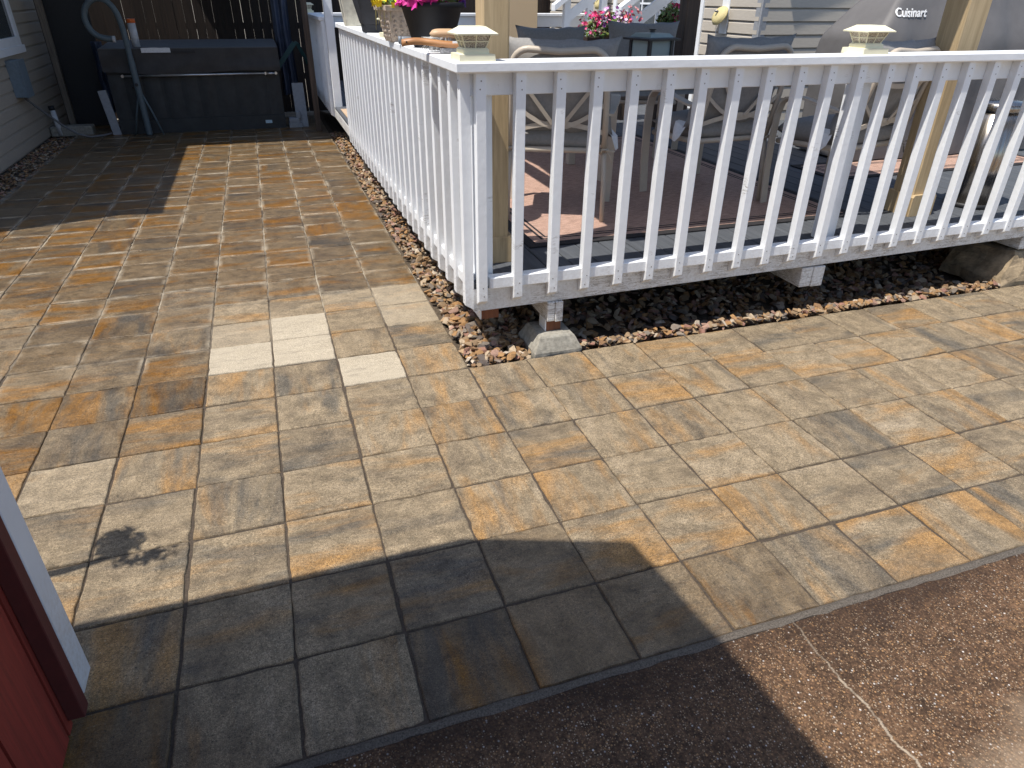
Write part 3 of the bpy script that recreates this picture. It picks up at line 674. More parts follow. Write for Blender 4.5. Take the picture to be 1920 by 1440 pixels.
# ------------------------------------------------------------------ rugs, mat
def rug(x0, x1, y0, y1, label):
    mb = MB(); hx, hy = (x1-x0)/2, (y1-y0)/2; mb.box(-hx, hx, -hy, hy, 0, .008, .002)
    o = mb.build('outdoor_rug', rug_mat(hx, hy)); o.location = ((x0+x1)/2, (y0+y1)/2, FZ+.0015); tag(o, label, 'rug', 'woven rugs on the deck')
rug(.5, 2.74, .515, 3.5, 'woven brown rug with black border under the patio table and chairs')
rug(3.3, 5.6, 1.35, 1.88, 'narrow brown rug with black border on the deck at the foot of the covered grill')
mb = MB(); mb.box(0, .75, 0, .7, 0, .012, .003); o = mb.build('door_mat', M_MAT); o.location = (.10, 5.32, FZ+.0015); tag(o, 'tan mat on the deck at the opening in the left railing', 'mat')

# ------------------------------------------------------------------ patio chairs
def chair(label, dark=False):
    t = thing('patio_chair', label, 'chair', (0,0,0), 0, 'cushioned patio chairs on the deck')
    mb = MB(); pts = [(-.275,-.235,.40)]
    def arc(c, r, a0, a1, n=6): return [(c[0]+r*math.cos(a0+(a1-a0)*k/n), 0, c[1]+r*math.sin(a0+(a1-a0)*k/n)) for k in range(n+1)]
    lean = lambda z: -.235-.14*(z-.40)/.54
    path = [(-.275, .40), (-.27, .60), (-.262, .80)]+[(x, z) for x, _, z in arc((-.172, .835), .09, math.pi, math.pi/2)]+[(-.08, .919), (0, .914), (.08, .919)]+[(x, z) for x, _, z in arc((.172, .835), .09, math.pi/2, 0)]+[(.262, .80), (.27, .60), (.275, .40)]
    mb.tube([(x, lean(z), z) for x, z in path], .0175, 12)
    mb.tube([(-.275,-.235,.40),(.275,-.235,.40)], .016, 10); mb.tube([(-.28,.23,.385),(.28,.23,.385)], .016, 10)
    for sx in (-1, 1): mb.tube([(sx*.275,-.235,.40),(sx*.28,.23,.385)], .016, 10)
    mb.build('frame', M_BEIGE, t)
    for sx in (-1, 1):
        mb = MB(); mb.tube([(sx*.275,-.235,.41),(sx*.285,-.25,.2),(sx*.29,-.265,0)], .014, 10); mb.build('leg', M_BEIGE, t)
        # arm bows forward and turns down into the front leg
        am = [(.285,-.285,.60),(.30,-.18,.605),(.325,-.05,.635),(.335,.05,.655),(.335,.12,.655)]
        dn = [(.335,.12,.655),(.335,.17,.645),(.334,.205,.61),(.333,.225,.55),(.332,.235,.4),(.33,.23,.2),(.325,.215,0)]
        mb = MB(); mb.strip([(sx*a, b, c) for a, b, c in am], (.028,0,0), .012); arm = mb.build('arm', M_BEIGE, t)
        mb = MB(); mb.strip([(sx*a, b, c) for a, b, c in dn], (.028,0,0), .011); mb.build('leg', M_BEIGE, t)
    mb = MB(); Yb = lambda z: lean(z)-.004
    def band(f, n=10, wd=.013):
        P_ = [f(k/n) for k in range(n+1)]; mb.strip([(x, Yb(z)-.012*(1-(x/.27)**2), z) for x, z in P_], (0, 0, wd), .006)
    band(lambda u: (-.268+.536*u, .775-.035*math.sin(math.pi*u)))
    band(lambda u: (-.27+.54*u, .50+.05*math.sin(math.pi*u)))
    band(lambda u: (-.268+.536*u, .66-.13*math.sin(math.pi*u)))
    mb.strip([(-.2, Yb(.76)-.008, .76), (-.03, Yb(.55)-.016, .545)], (.010,0,.004), .006); mb.strip([(.2, Yb(.76)-.008, .76), (.03, Yb(.55)-.016, .545)], (.010,0,-.004), .006)
    mb.build('back_strap', M_BEIGE, t)
    cm, cb = (M_CUSHD, M_CUSHD) if dark else (M_CUSH, M_CUSHB)
    mb = MB(); mb.pillow(Matrix.Translation((0,.01,.455)), .56, .54, .15, 14, .012, 2); mb.build('seat_cushion', cm, t)
    mb = MB(); tilt = math.atan2(.14, .54)
    M = Matrix.Translation((0, -.225, .725)) @ Matrix.Rotation(math.pi/2+tilt, 4, 'X')
    mb.pillow(M, .62, .52, .17, 18, .022, hash(label) % 17, False, .05); mb.build('back_cushion', cm, t)
    for sx in (-1, 1):
        mb = MB(); b = Vector((sx*.278, -.255, .40)); mb.tube([b+Vector((.02,0,.01)), b+Vector((-.015,-.016,.012)), b+Vector((-.02,.01,-.014)), b+Vector((.018,.012,.002))], .006, 6)
        mb.tube([b, b+Vector((sx*.03,-.02,-.012)), b+Vector((sx*.05,-.02,-.06))], .004, 5); mb.tube([b, b+Vector((sx*.02,-.03,.01)), b+Vector((sx*.06,-.03,.006))], .004, 5)
        mb.build('cushion_tie', M_STRAP, t)
    for sx in (-1, 1): mb = MB(); mb.strip([(sx*.28,-.10,.50),(sx*.315,-.12,.485),(sx*.345,-.13,.44),(sx*.355,-.12,.39)], [(0,.05,.0),(0,.055,.012),(.01,.05,.02),(.01,.03,.0)], .0012); mb.build('care_tag', M_TAG, t)
    return t
def place(c, x, y, deg, label=None):
    c.scale = (1, 1, 1.03)
    c.location = (x, y, FZ+.0105); c.rotation_euler = (0, 0, R(deg))
    if label: c['label'] = label
    return c
cA = place(chair('beige framed patio chair with grey cushions beside the front left wooden post, partly sunlit'), .93, 1.20, -24)
cB = place(copy_tree(cA), 2.03, 1.24, 3, 'beige framed patio chair with grey cushions behind the middle of the front railing')
cC = place(copy_tree(cA), 2.70, .80, 13, 'beige framed patio chair between the front railing lamp and the right wooden post')
cD = place(chair('slate cushioned patio chair across the table, seen behind the sunlit chair', True), 1.74, 3.25, 172)
cD.scale = (1, 1, .985)
cE = place(copy_tree(cD), 2.48, 3.05, 158, 'slate cushioned patio chair across the table, standing behind the black lantern')

# ------------------------------------------------------------------ table and lantern
TZ = .66
t = thing('patio_table', 'grey slatted patio table between the cushioned chairs', 'table', (1.95, 2.12, FZ+.0105))
mb = MB()
for k in range(8): mb.box(-.5, .5, -.38+k*.096, -.38+k*.096+.088, TZ-.03, TZ, .003)
mb.box(-.46, .46, -.36, .36, TZ-.07, TZ-.032); mb.build('tabletop', plain('grey_table', (.3,.31,.31), .6), t)
for sx in (-1, 1):
    for sy in (-1, 1): mb = MB(); mb.box(sx*.40-.03, sx*.40+.03, sy*.3-.03, sy*.3+.03, 0, TZ-.07, .004); mb.build('leg', M_BEIGE, t)
t = thing('lantern', 'square black framed lantern with frosted panes standing on the patio table', 'lantern', (1.93, 1.95, FZ+.0105+TZ), R(12))
mb = MB(); mb.box(-.115,.115,-.115,.115,0,.03,.003)
for sx in (-1,1):
    for sy in (-1,1): mb.box(sx*.1-.0115, sx*.1+.0115, sy*.1-.0115, sy*.1+.0115, .03, .275)
mb.frustum(0, 0, [(.145,.275),(.145,.288),(.112,.294)]); mb.build('frame', M_LANT, t)
mb = MB(); mb.frustum(0, 0, [(.1,.032),(.1,.274)]); mb.build('pane', M_FROST, t)
mb = MB(); mb.frustum(0, 0, [(.11,.294),(.085,.318),(.02,.322)]); mb.build('roof', M_FROST, t)
mb = MB(); mb.frustum(0, 0, [(.02,.321),(.018,.336),(.026,.338),(.026,.345)], 12, 0); mb.build('knob', M_LANT, t)

# ------------------------------------------------------------------ covered grill
t = thing('covered_grill', 'large barbecue grill under a grey fabric cover with white lettering', 'grill', (4.86, 2.15, FZ))
def cover():
    mb = MB(); prof = [(-1.03,.02),(-1.03,.55),(-1.02,.80),(-1.005,.955),(-.80,1.20),(-.60,1.41),(-.38,1.45),(.3,1.43),(.56,1.33),(.78,1.1),(.98,.95),(1.02,.8),(1.03,.4),(1.03,.02)]
    fine = []
    for a, b in zip(prof, prof[1:]):
        n = max(2, int(math.dist(a, b)/.05))
        for k in range(n): fine.append((a[0]+(b[0]-a[0])*k/n, a[1]+(b[1]-a[1])*k/n))
    fine.append(prof[-1]); ny = 14; grid = []
    for j in range(ny+1):
        v = j/ny; row = []
        for x, z in fine:
            y = -.32+.64*v; zz = z
            if z > .9: y *= 1-.62*min(1, (z-.9)/.5)
            sag = .03*noise.noise(Vector((x*2.2, y*2, z*2.5)))+.012*noise.noise(Vector((x*9, y*5, z*3)))
            row.append(mb.bm.verts.new((x+sag*.5, y, zz+(sag if z > .6 else 0))))
        grid.append(row)
    for j in range(ny):
        for i in range(len(fine)-1): mb.bm.faces.new([grid[j][i], grid[j][i+1], grid[j+1][i+1], grid[j+1][i]]).smooth = True
    # front and back hanging panels with folds
    for side, row in ((-1, grid[0]), (1, grid[-1])):
        L = [[v] for v in row]; n = len(row); rows = [row]
        m = 16
        for k in range(1, m+1):
            r = []
            for v in row:
                z = v.co.z; zb = .02; u = k/m; zz = z+(zb-z)*u; hang = max(0, z-zz)
                fold = .014*math.sin(v.co.x*13+1.5*math.sin(zz*4))*min(1, hang/.35)+.045*abs(noise.noise(Vector((v.co.x*2.6+zz*1.6, zz*1.2-v.co.x, side))))+.02*abs(noise.noise(Vector((v.co.x*7-zz*5, zz*3, side+4))))
                pull = .32*.62*max(0, min(1, (z-.9)/.5))*min(1, hang/max(.06, z-.9)) if z > .9 else 0
                r.append(mb.bm.verts.new((v.co.x*(1 if z > .3 else 1), v.co.y+side*(pull+fold), zz)))
            rows.append(r)
        for a, b in zip(rows, rows[1:]):
            for i in range(n-1): mb.bm.faces.new([a[i], b[i], b[i+1], a[i+1]]).smooth = True
    return mb.build('cover', M_COVER, t)
COVER = cover()
fc = bpy.data.curves.new('txt', 'FONT'); fc.body = 'Cuisinart'; fc.size = .088; fc.shear = .25; fc.offset = .0018; fc.extrude = .001; fc.space_character = 1.0
fo = bpy.data.objects.new('txt', fc); COL.objects.link(fo); bpy.context.view_layer.update()
me = bpy.data.meshes.new_from_object(fo.evaluated_get(bpy.context.evaluated_depsgraph_get())); COL.objects.unlink(fo); bpy.data.objects.remove(fo)
me.name = 'lettering'; me.materials.clear(); me.materials.append(M_TEXT); lt = bpy.data.objects.new('lettering', me); COL.objects.link(lt); lt.parent = t
LETTER = lt
t2 = thing('trash_can', 'brushed steel cylindrical trash can with black lid behind the front railing', 'trash can', (3.69, .52, FZ))
mb = MB(); mb.frustum(0, 0, [(.142,.028),(.142,.60)], 36, 0, 0, True); mb.build('body', M_STEEL, t2)
mb = MB(); mb.frustum(0, 0, [(.15,0),(.15,.03),(.14,.031)], 36, 0, 0, True); mb.build('base', M_BLACK, t2)
mb = MB(); mb.frustum(0, 0, [(.146,.60),(.147,.64),(.12,.66),(.03,.668)], 36, 0, 0, True); mb.build('lid', M_STEEL, t2)

# ------------------------------------------------------------------ the tan house
def siding(mb, p0, p1, z0, z1, ex, out, mi=0):
    """lap boards between plan points p0 and p1, facing 'out' (unit plan vector)"""
    z = z0
    while z < z1:
        a, b = .032, .002; zt_ = min(z1, z+ex+.004)
        def V(p, d, zz): return (p[0]+out[0]*d, p[1]+out[1]*d, zz)
        for P0, P1 in ((p0, p1),):
            zm = min(zt_-.001, z+ex*.76); q = [V(P0, 0, z), V(P0, a, z), V(P0, a*.85, zm), V(P0, b, zt_), V(P0, 0, zt_)]; r = [V(P1, 0, z), V(P1, a, z), V(P1, a*.85, zm), V(P1, b, zt_), V(P1, 0, zt_)]
            A = [mb.bm.verts.new(v) for v in q]; B = [mb.bm.verts.new(v) for v in r]
            for i in range(5): mb.bm.faces.new([A[i], A[(i+1)%5], B[(i+1)%5], B[i]]).material_index = mi
            mb.bm.faces.new(A[::-1]).material_index = mi; mb.bm.faces.new(B).material_index = mi
        z += ex
HX, HY = 4.35, 4.0
house = thing('house', 'tan lap sided house behind the deck', 'house', (HX, HY, 0))
mb = MB(); siding(mb, (HX, 10), (HX, HY), .12, 3.0, .1275, (-1, 0)); siding(mb, (HX, HY), (9, HY), .12, 3.0, .1275, (0, -1)); mb.box(HX+.002, 9, HY+.002, 10, 0, 3.0); wpart(mb, 'wall', M_SID_TAN, house)
mb = MB(); mb.box(HX-.028, HX+.05, HY-.03, HY-.0005, .1, 3.0); mb.box(HX-.03, HX-.0005, HY+.0005, HY+.07, .1, 3.0); wpart(mb, 'corner_board', M_GREYTRIM, house)
for y0, y1 in ((5.06, 5.17), (7.35, 7.45)): mb = MB(); mb.box(HX-.05, HX, y0, y1, .12, 2.6, .003); wpart(mb, 'trim', M_WHITE, house)
mb = MB(); mb.prism([(HX-.3, 3.0), (6.7, 4.2), (9.3, 3.0), (9.3, 3.06), (6.7, 4.27), (HX-.3, 3.06)], 1, HY-.25, 10.2); wpart(mb, 'roof', M_SHINGLE, house)
def glazed(name, y0, y1, z0, z1, cols, rows, parent):
    mb = MB(); mb.box(HX-.045, HX-.02, y0, y1, z0, z1); 
    o = wpart(mb, name, M_GLASS, parent)
    mb = MB(); f = .045
    mb.box(HX-.065, HX-.03, y0-f, y0, z0-f, z1+f); mb.box(HX-.065, HX-.03, y1, y1+f, z0-f, z1+f); mb.box(HX-.064, HX-.03, y0, y1, z0-f, z0); mb.box(HX-.064, HX-.03, y0, y1, z1, z1+f)
    for k in range(1, cols): y = y0+(y1-y0)*k/cols; mb.box(HX-.058, HX-.044, y-.011, y+.011, z0, z1)
    for k in range(1, rows): z = z0+(z1-z0)*k/rows; mb.box(HX-.0575, HX-.0445, y0, y1, z-.011, z+.011)
    mb.build('frame', M_WHITE, o)
glazed('door', 6.15, 6.95, .95, 2.4, 2, 5, house); glazed('window', 5.27, 5.9, .95, 2.3, 2, 4, house)
t = thing('stairs', 'white painted wooden stairs with sloping handrails up to the house door', 'stairs', (3.4, 6.4, FZ))
mb = MB()
for k in range(4): mb.box(3.5+.22*k, 4.3, 5.5, 7.5, FZ+.17*k+.001, FZ+.17*(k+1))
wpart(mb, 'steps', M_GREYTRIM, t)
for yy in (5.45, 7.55):
    mb = MB(); sl_ = .68
    mb.prism([(3.40, 1.42), (4.32, 1.42+.92*sl_), (4.32, 1.50+.92*sl_), (3.40, 1.50)], 1, yy-.07, yy+.07); r = wpart(mb, 'handrail', M_WHITE, t)
    mb = MB(); mb.prism([(3.62, 1.25), (4.32, 1.25+.7*sl_), (4.32, 1.40+.7*sl_), (3.62, 1.40)], 1, yy-.02, yy+.02)
    for xx in (3.62, 3.98, 4.2): mb.box(xx-.045, xx+.045, yy-.0205, yy+.069, FZ+.001, 1.44+(xx-3.4)*sl_)
    mb.build('railing_post', M_WHITE, r)
def dome(y, z, label):
    t = thing('wall_lamp', label, 'lamp', (HX-.02, y, z), 0, 'yellow dome lamps on the house wall')
    mb = MB(); mb.box(-.02, -.0005, -.07, .07, -.2, .17, .003); mb.build('back_plate', M_WHITE, t)
    mb = MB(); d = Vector((-.86, -.05, .5)).normalized(); e1 = d.orthogonal().normalized(); e2 = d.cross(e1); rv = []
    for r_, h_ in ((.128,0),(.135,.012),(.13,.018),(.122,.036),(.105,.054),(.07,.068),(.02,.072)):
        rv.append([mb.bm.verts.new(Vector((-.075,0,-.03))+d*h_+(e1*math.cos(q*math.pi/9)+e2*math.sin(q*math.pi/9))*r_*(1+.03*(q%2))) for q in range(18)])
    for a, b in zip(rv, rv[1:]):
        for i in range(18): mb.bm.faces.new([a[i], a[(i+1)%18], b[(i+1)%18], b[i]]).smooth = True
    mb.bm.faces.new(rv[-1])
    for v in mb.bm.verts: v.co = Vector((-.05,0,0))+(v.co-Vector((-.05,0,0)))*.80
    mb.build('shade', M_YELLOW, t)
    mb = MB(); mb.tube([(-.02,0,0),(-.15,0,.03)], .012, 8); mb.build('arm', M_STEEL, t)
    mb = MB(); mb.tube([(-.1,.02,-.08),(-.08,.03,-.2),(-.07,.02,-.42)], .004, 6); mb.build('cord', M_PVC, t)
dome(4.62, 1.45, 'yellow dome lamp with hanging cord on the tan siding above the chair'); dome(7.8, 1.55, 'yellow dome lamp on the siding behind the stair handrail')
mb = MB(); mb.box(2.55, 3.35, 8.05, 8.12, FZ, 2.0, .004); tag(mb.build('privacy_panel', M_PANEL), 'tan lattice textured panel standing behind the far stair handrail', 'panel')
mb = MB(); mb.tube([(2.5,7.9,FZ),(2.5,7.9,1.5),(2.52,7.9,1.62),(2.6,7.9,1.72),(2.7,7.9,1.7)], .009, 8); mb.tube([(2.5,7.9,1.2),(2.58,7.88,1.27)], .008, 6); mb.tube([(2.5,7.9,1.12),(2.58,7.88,1.19)], .008, 6)
tag(mb.build('shepherd_hook', M_LANT), 'thin black shepherd hook in front of the tan panel', 'hook')
# flower stands at the back of the deck
def stand(x, y, w_, z, label, cols, seed, low=True):
    t = thing('planter_box', label, 'planter', (x, y, FZ), 0, 'flower planters at the back of the deck')
    mb = MB(); mb.frustum(0, 0, [(w_*.42,z-.24),(w_*.5,z)], 4, math.pi/4, 0, False, .45); mb.build('box', M_BROWNPOT, t)
    mb = MB()
    for sx in (-1,1): mb.box(sx*w_*.36-.025, sx*w_*.36+.025, -.06, .06, 0, z-.241)
    mb.build('stand', M_BROWNPOST, t)
    leaves(t, (0,0,z+.07), (w_*.55,.19,.17), 1000, .026, GREEN, seed)
    for k, c in enumerate(cols):
        x = (-.5+(k+.5)/len(cols))*w_*.95; blossoms(t, (x,-.05,z+.10+(.05 if k in (2,4) else 0)), (w_*.20,.15,.14), 46 if len(cols) > 1 else 60, .022, c, seed+k+1, 'blossom', -.5)
PINK = [(.75,.03,.2),(.8,.12,.3),(.6,.02,.12)]; LILAC = [(.62,.3,.62),(.75,.5,.75),(.42,.12,.5),(.8,.62,.76)]; CORAL = [(.75,.18,.2),(.8,.35,.35),(.6,.05,.12)]
stand(2.82, 4.5, .60, .84, 'long planter of pink, lilac and coral flowers behind the slate cushioned chairs', [PINK, PINK+[(.8,.65,.5)], LILAC, LILAC, CORAL], 31)
stand(3.24, 3.95, .22, .92, 'small planter of pink flowers beside the brown gazebo post', [PINK], 51)
stand(.72, 5.2, .42, .93, 'planter of pale pink flowers behind the front left gazebo post', [[(.75,.35,.5),(.8,.55,.65),(.7,.2,.3),(.5,.2,.5)]], 61)
t = thing('clay_pot', 'round terracotta pot on the deck behind the sunlit chair', 'pot', (.82, 3.3, FZ)); mb = MB(); mb.frustum(0,0,[(.16,0),(.24,.62),(.265,.63),(.27,.72),(.25,.72)], 24, 0, 0, True); mb.build('bowl', plain('terracotta', (.42,.17,.10), .85), t); leaves(t, (0,0,.74), (.2,.2,.06), 200, .03, [(.3,.2,.12),(.2,.2,.06)], 71)

# ------------------------------------------------------------------ back fence
fence = thing('fence', 'tall dark brown board fence along the back of the yard', 'fence', (0, 10.1, 0))
mb = MB(); rnd = random.Random(8); x = -7.5
while x < 5.5:
    w_ = .138; tw = rnd.uniform(-.004,.004); mb.prism([(x,10.1+tw),(x+w_,10.1-tw),(x+w_,10.12-tw),(x,10.12+tw)], 2, -.16, 2.0+rnd.uniform(-.01,.01)); x += w_+rnd.choice((.0015,.002,.003,.005))
wpart(mb, 'boards', M_FENCE, fence)
mb = MB()
for z in (.35, 1.1, 1.75): mb.box(-7.5, 5.5, 10.1205, 10.16, z, z+.09)
wpart(mb, 'rail', M_FENCE, fence)
for x in (-6, -3.6, -1.2, 1.2, 3.6): mb = MB(); mb.box(x-.045, x+.045, 10.161, 10.25, 0, 1.95); wpart(mb, 'post', M_FENCE, fence)

# ------------------------------------------------------------------ left house with window, meter box, pipe, cable
lh = thing('house', 'grey lap sided house wall on the left beside the hot tub', 'house', (-3.4, 5, 0))
mb = MB(); siding(mb, (-3.42, 3.0), (-3.42, 9.3), .0, 2.9, .127, (1, 0)); mb.box(-9, -3.4225, 3.0, 9.3, -.05, 3.25); wpart(mb, 'wall', M_SID_GREY, lh)
mb = MB(); mb.prism([(-3.12, 3.3), (-6.2, 4.9), (-9.3, 3.3), (-9.3, 3.22), (-6.2, 4.8), (-3.12, 3.22)], 1, 2.98, 9.4); wpart(mb, 'roof', M_SHINGLE, lh)
mb = MB(); mb.box(-3.41, -3.38, 6.35, 7.36, 1.14, 2.1); wd = wpart(mb, 'window', M_GLASS, lh)
mb = MB()
for a in ((6.25,7.46,1.05,1.14),(6.25,7.46,2.1,2.19)): mb.box(-3.40, -3.355, a[0], a[1], a[2], a[3], .004)
mb.box(-3.40, -3.356, 6.25, 6.35, 1.1405, 2.0995); mb.box(-3.40, -3.356, 7.36, 7.46, 1.1405, 2.0995); mb.box(-3.40, -3.345, 6.2, 7.52, .97, 1.0495, .004)
mb.build('frame', M_WHITE, wd)
t = thing('electrical_box', 'blue grey metal electrical box on the siding under the window', 'electrical box', (-3.398, 6.85, .74))
mb = MB(); mb.box(0, .12, -.13, .13, -.19, .19, .006); mb.build('body', M_BOX, t); mb = MB(); mb.box(.1205, .132, -.135, .135, -.195, .197, .004); mb.build('door', M_BOX, t); mb = MB(); mb.tube([(.05,.08,-.19),(.05,.08,-.23)], .02, 10); mb.build('fitting', M_CABLE, t)
mb = MB(); mb.tube([(-3.35,6.93,.51),(-3.30,7.02,.42),(-3.22,7.12,.30),(-3.12,7.2,.17),(-3.0,7.25,.06),(-2.88,7.28,.018),(-2.75,7.36,.016),(-2.66,7.5,.016),(-2.62,7.7,.018)], .013, 10)
tag(mb.build('power_cable', M_CABLE), 'dark cable hanging from the electrical box to the ground near the hot tub', 'cable')
t = thing('pipe', 'short white pipe with dark cap standing by the house wall', 'pipe', (-3.27, 7.62, .0)); mb = MB(); mb.tube([(0,0,0),(-.02,.0,.30)], .03, 14); mb.build('tube', M_PVC, t); mb = MB(); mb.tube([(-.02,0,.301),(-.023,0,.35)], .034, 14); mb.build('cap', M_BLACK, t)
mb = MB(); mb.box(-3.38, -2.9, 7.6, 7.8, -.02, .10, .012); tag(mb.build('concrete_block', M_CONC), 'low concrete block at the foot of the house wall', 'block')

# ------------------------------------------------------------------ shelter over the tub
sh = thing('shelter', 'dark wooden lean-to shelter over the hot tub on slim weathered posts', 'shelter', (-1.7, 8.2, 0))
for x, y, m in ((-3.22, 8.17, M_GREYWOOD), (-.11, 7.1, M_BROWNPOST)):
    mb = MB(); mb.box(x-.036, x+.036, y-.036, y+.036, -.01, 2.36, .004); wpart(mb, 'post', m, sh)
mb = MB(); mb.prism([(6.12, 2.38), (9.35, 2.62), (9.35, 2.66), (6.12, 2.42)], 0, -2.85, -.30); mb.prism([(8.55, 2.56), (10.3, 2.69), (10.3, 2.73), (8.55, 2.60)], 0, -.2995, .12); mb.prism([(9.351, 2.62), (10.3, 2.69), (10.3, 2.73), (9.351, 2.66)], 0, -2.0, -.3005); wpart(mb, 'roof', M_SHINGLE, sh)  # two rear slabs are unseen additions that shade the ground behind the tub
mb = MB(); mb.box(-3.3, -.05, 7.06, 7.14, 2.361, 2.435); wpart(mb, 'beam', M_BROWNPOST, sh)

# ------------------------------------------------------------------ hot tub
tub = thing('hot_tub', 'square charcoal hot tub with ribbed cabinet and closed grey cover', 'hot tub', (-1.53, 8.4, 0))
mb = MB(); hw = 1.02; n = 60; rows = []
for z, inn in ((.0,.0),(.17,.0),(.175,.018),(.70,.018),(.705,.0),(.80,-.01)):
    r = []
    for k in range(n+1):
        x = -hw+2*hw*k/n; rib = .012*abs(math.sin(x/.215*math.pi)) if .174 < z < .702 else 0
        r.append(mb.bm.verts.new((x, -.95+inn-rib+.006, z)))
    rows.append(r)
for a, b in zip(rows, rows[1:]):
    for k in range(n): mb.bm.faces.new([a[k], a[k+1], b[k+1], b[k]])
mb.box(-hw, hw, -.925, .95, 0, .82, .03); mb.build('cabinet', M_TUB, tub)
def tubcover():
    mb = MB(); a = 1.045
    nx, m = 40, 10
    lip = []
    for j in range(m+1):
        r = []
        for k in range(nx+1):
            x = -a+2*a*k/nx; u = j/m; sagz = .73-.035*math.exp(-((x+.1)/.5)**2)+.012*math.sin(x*4)
            zz = .99+(sagz-.99)*u; y = -.97-.025*u-.02*noise.noise(Vector((x*2.6, u*2, 1)))*u-.012*math.sin(x*5+u*4)*u
            r.append(mb.bm.verts.new((x, y, zz)))
        lip.append(r)
    for p, q in zip(lip, lip[1:]):
        for k in range(nx): mb.bm.faces.new([p[k], q[k], q[k+1], p[k+1]]).smooth = True
    mb.box(-a, a, -.968, .97, .83, .985, .012); mb.build('cover', M_TUBCOVER, tub)
    mb = MB(); mb.prism([(-.969,.987),(-.969,.997),(.0,1.03),(.97,.997),(.97,.987)], 0, -a, a); mb.build('cover_top', M_TUBTOP, tub)
tubcover()
mb = MB(); mb.tube([(-.82,-1.0,.69),(.84,-1.0,.69)], .014, 10); mb.tube([(.86,-1.0,.69),(.97,-1.0,.685)], .017, 8)
for x in (-.84, .85, .98): mb.tube([(x,-.97,.69),(x,-1.004,.69)], .018, 8)
mb.build('side_rail', M_ALU, tub)
mb = MB()
for q in (0, math.pi/2): mb.cbox((.58,-.985,.765), (.045,.004,.012), (0, R(40)+q, 0))
mb.build('emblem', M_ALU, tub); mb = MB(); mb.cbox((.80,-.9535,.09), (.085,.004,.04)); mb.build('badge', plain('pale_badge', (.5,.66,.75), .4), tub)
mb = MB(); mb.cbox((-.08,-.984,.955), (.26,.006,.03)); mb.cbox((-.08,-.99,.955), (.17,.006,.018)); mb.build('handle_strap', M_BLACK, tub)
mb = MB(); mb.prism([(-.30,0),(.30,.0),(.30,.02),(.22,.028),(.1,.022),(-.05,.028),(-.3,.022)], 1, -.001, .001)
mb.box(-.30, .30, -.003, .003, -.065, -.0005); mb.build  # paper strip hangs over the cover's front edge
o = mb.build('paper_strip', M_TAG); o.location = (-1.93, 7.41, .988); o.scale = (.55, 1, .6); tag(o, 'white torn strip hanging over the front edge of the hot tub cover', 'strip')
t = thing('tube_container', 'white tube with orange cap standing on the hot tub cover', 'tube', (-2.16, 7.62, 1.0)); mb = MB(); mb.tube([(0,0,0),(-.0,0,.27)], .045, 18); mb.build('body', M_PVC, t); mb = MB(); mb.tube([(0,0,.2705),(0,0,.315)], .049, 18); mb.build('cap', M_ORANGE, t)
# cover lifter arms, boards and clutter round the tub
mb = MB(); mb.strip([(-.50,7.9,.72),(-.24,7.9,1.02)], (0,.03,0), .06); mb.strip([(-.24,7.9,1.02),(-.20,7.95,1.0),(-.06,8.4,.72)], (0,.03,0), .05); tag(mb.build('cover_lifter', M_TEAL), 'dark teal folded arm of the cover lifter at the right side of the hot tub', 'lifter arm')
mb = MB(); mb.cbox((-.29, 7.55, .27), (.15, .04, .56), (R(-12), R(0), 0), .003); tag(mb.build('loose_board', M_GREYTRIM), 'pale board leaning upright between the hot tub and the shelter post', 'board')
mb = MB(); mb.box(-.47,-.30,7.42,7.6,0,.06,.003); mb.box(-.46,-.33,7.43,7.57,.061,.12,.003); mb.box(-.36,-.31,7.44,7.5,.1205,.2,.003); tag(mb.build('block_stack', M_GREYTRIM), 'small stack of pale blocks on the ground at the right of the hot tub', 'block')
mb = MB(); mb.cbox((-2.63, 7.5, .25), (.10, .03, .55), (R(-6), R(-7), 0), .003); tag(mb.build('loose_board', M_GREYTRIM), 'pale board leaning against the left end of the hot tub', 'board')
def sheet(name, x0, x1, y, z0, z1, label, seed, m):
    mb = MB(); n, k = 14, 16; g_ = []
    for i in range(n+1):
        r = []
        for j in range(k+1):
            u, v = i/n, j/k; x = x0+(x1-x0)*u+.05*(1-v)*noise.noise(Vector((seed, v*3, 0))); r.append((x, y+.05*math.sin(u*14+seed)*(.4+.6*(1-v))+.04*noise.noise(Vector((u*3, v*3, seed))), z0+(z1-z0)*v))
        g_.append(r)
    for off in (0, .004):
        vs = [[mb.bm.verts.new((p[0], p[1]+off, p[2])) for p in r] for r in g_]
        for i in range(n):
            for j in range(k): mb.bm.faces.new([vs[i][j], vs[i+1][j], vs[i+1][j+1], vs[i][j+1]]).smooth = True
    return tag(mb.build(name, m), label, 'tarp')
sheet('hanging_tarp', -.46, -.24, 8.5, .3, 2.0, 'blue grey tarp hanging at the right of the hot tub', 2.0, M_BLUETARP)
sheet('hanging_tarp', -2.72, -2.6, 7.95, .2, 1.05, 'narrow blue tarp hanging at the left of the hot tub', 5.0, M_BLUETARP)
mb = MB(); mb.strip([(-3.0,8.75,2.0),(-2.98,8.7,1.35),(-2.92,8.6,1.15),(-2.86,8.55,.95),(-2.8,8.5,.8)], [(.025,0,0),(.025,0,0),(.07,0,0),(.085,0,0),(.05,0,0)], .02); tag(mb.build('paddle', M_GREYWOOD), 'grey wooden paddle leaning upside down left of the hot tub', 'paddle')
mb = MB(); mb.box(-3.3, -2.72, 8.3, 8.34, 0, 2.2, .004); tag(mb.build('shade_panel', M_BLACK), 'black panel added for the deep shade between the house corner and the hot tub', 'panel')  # black sheet stands in for the deep shade left of the tub
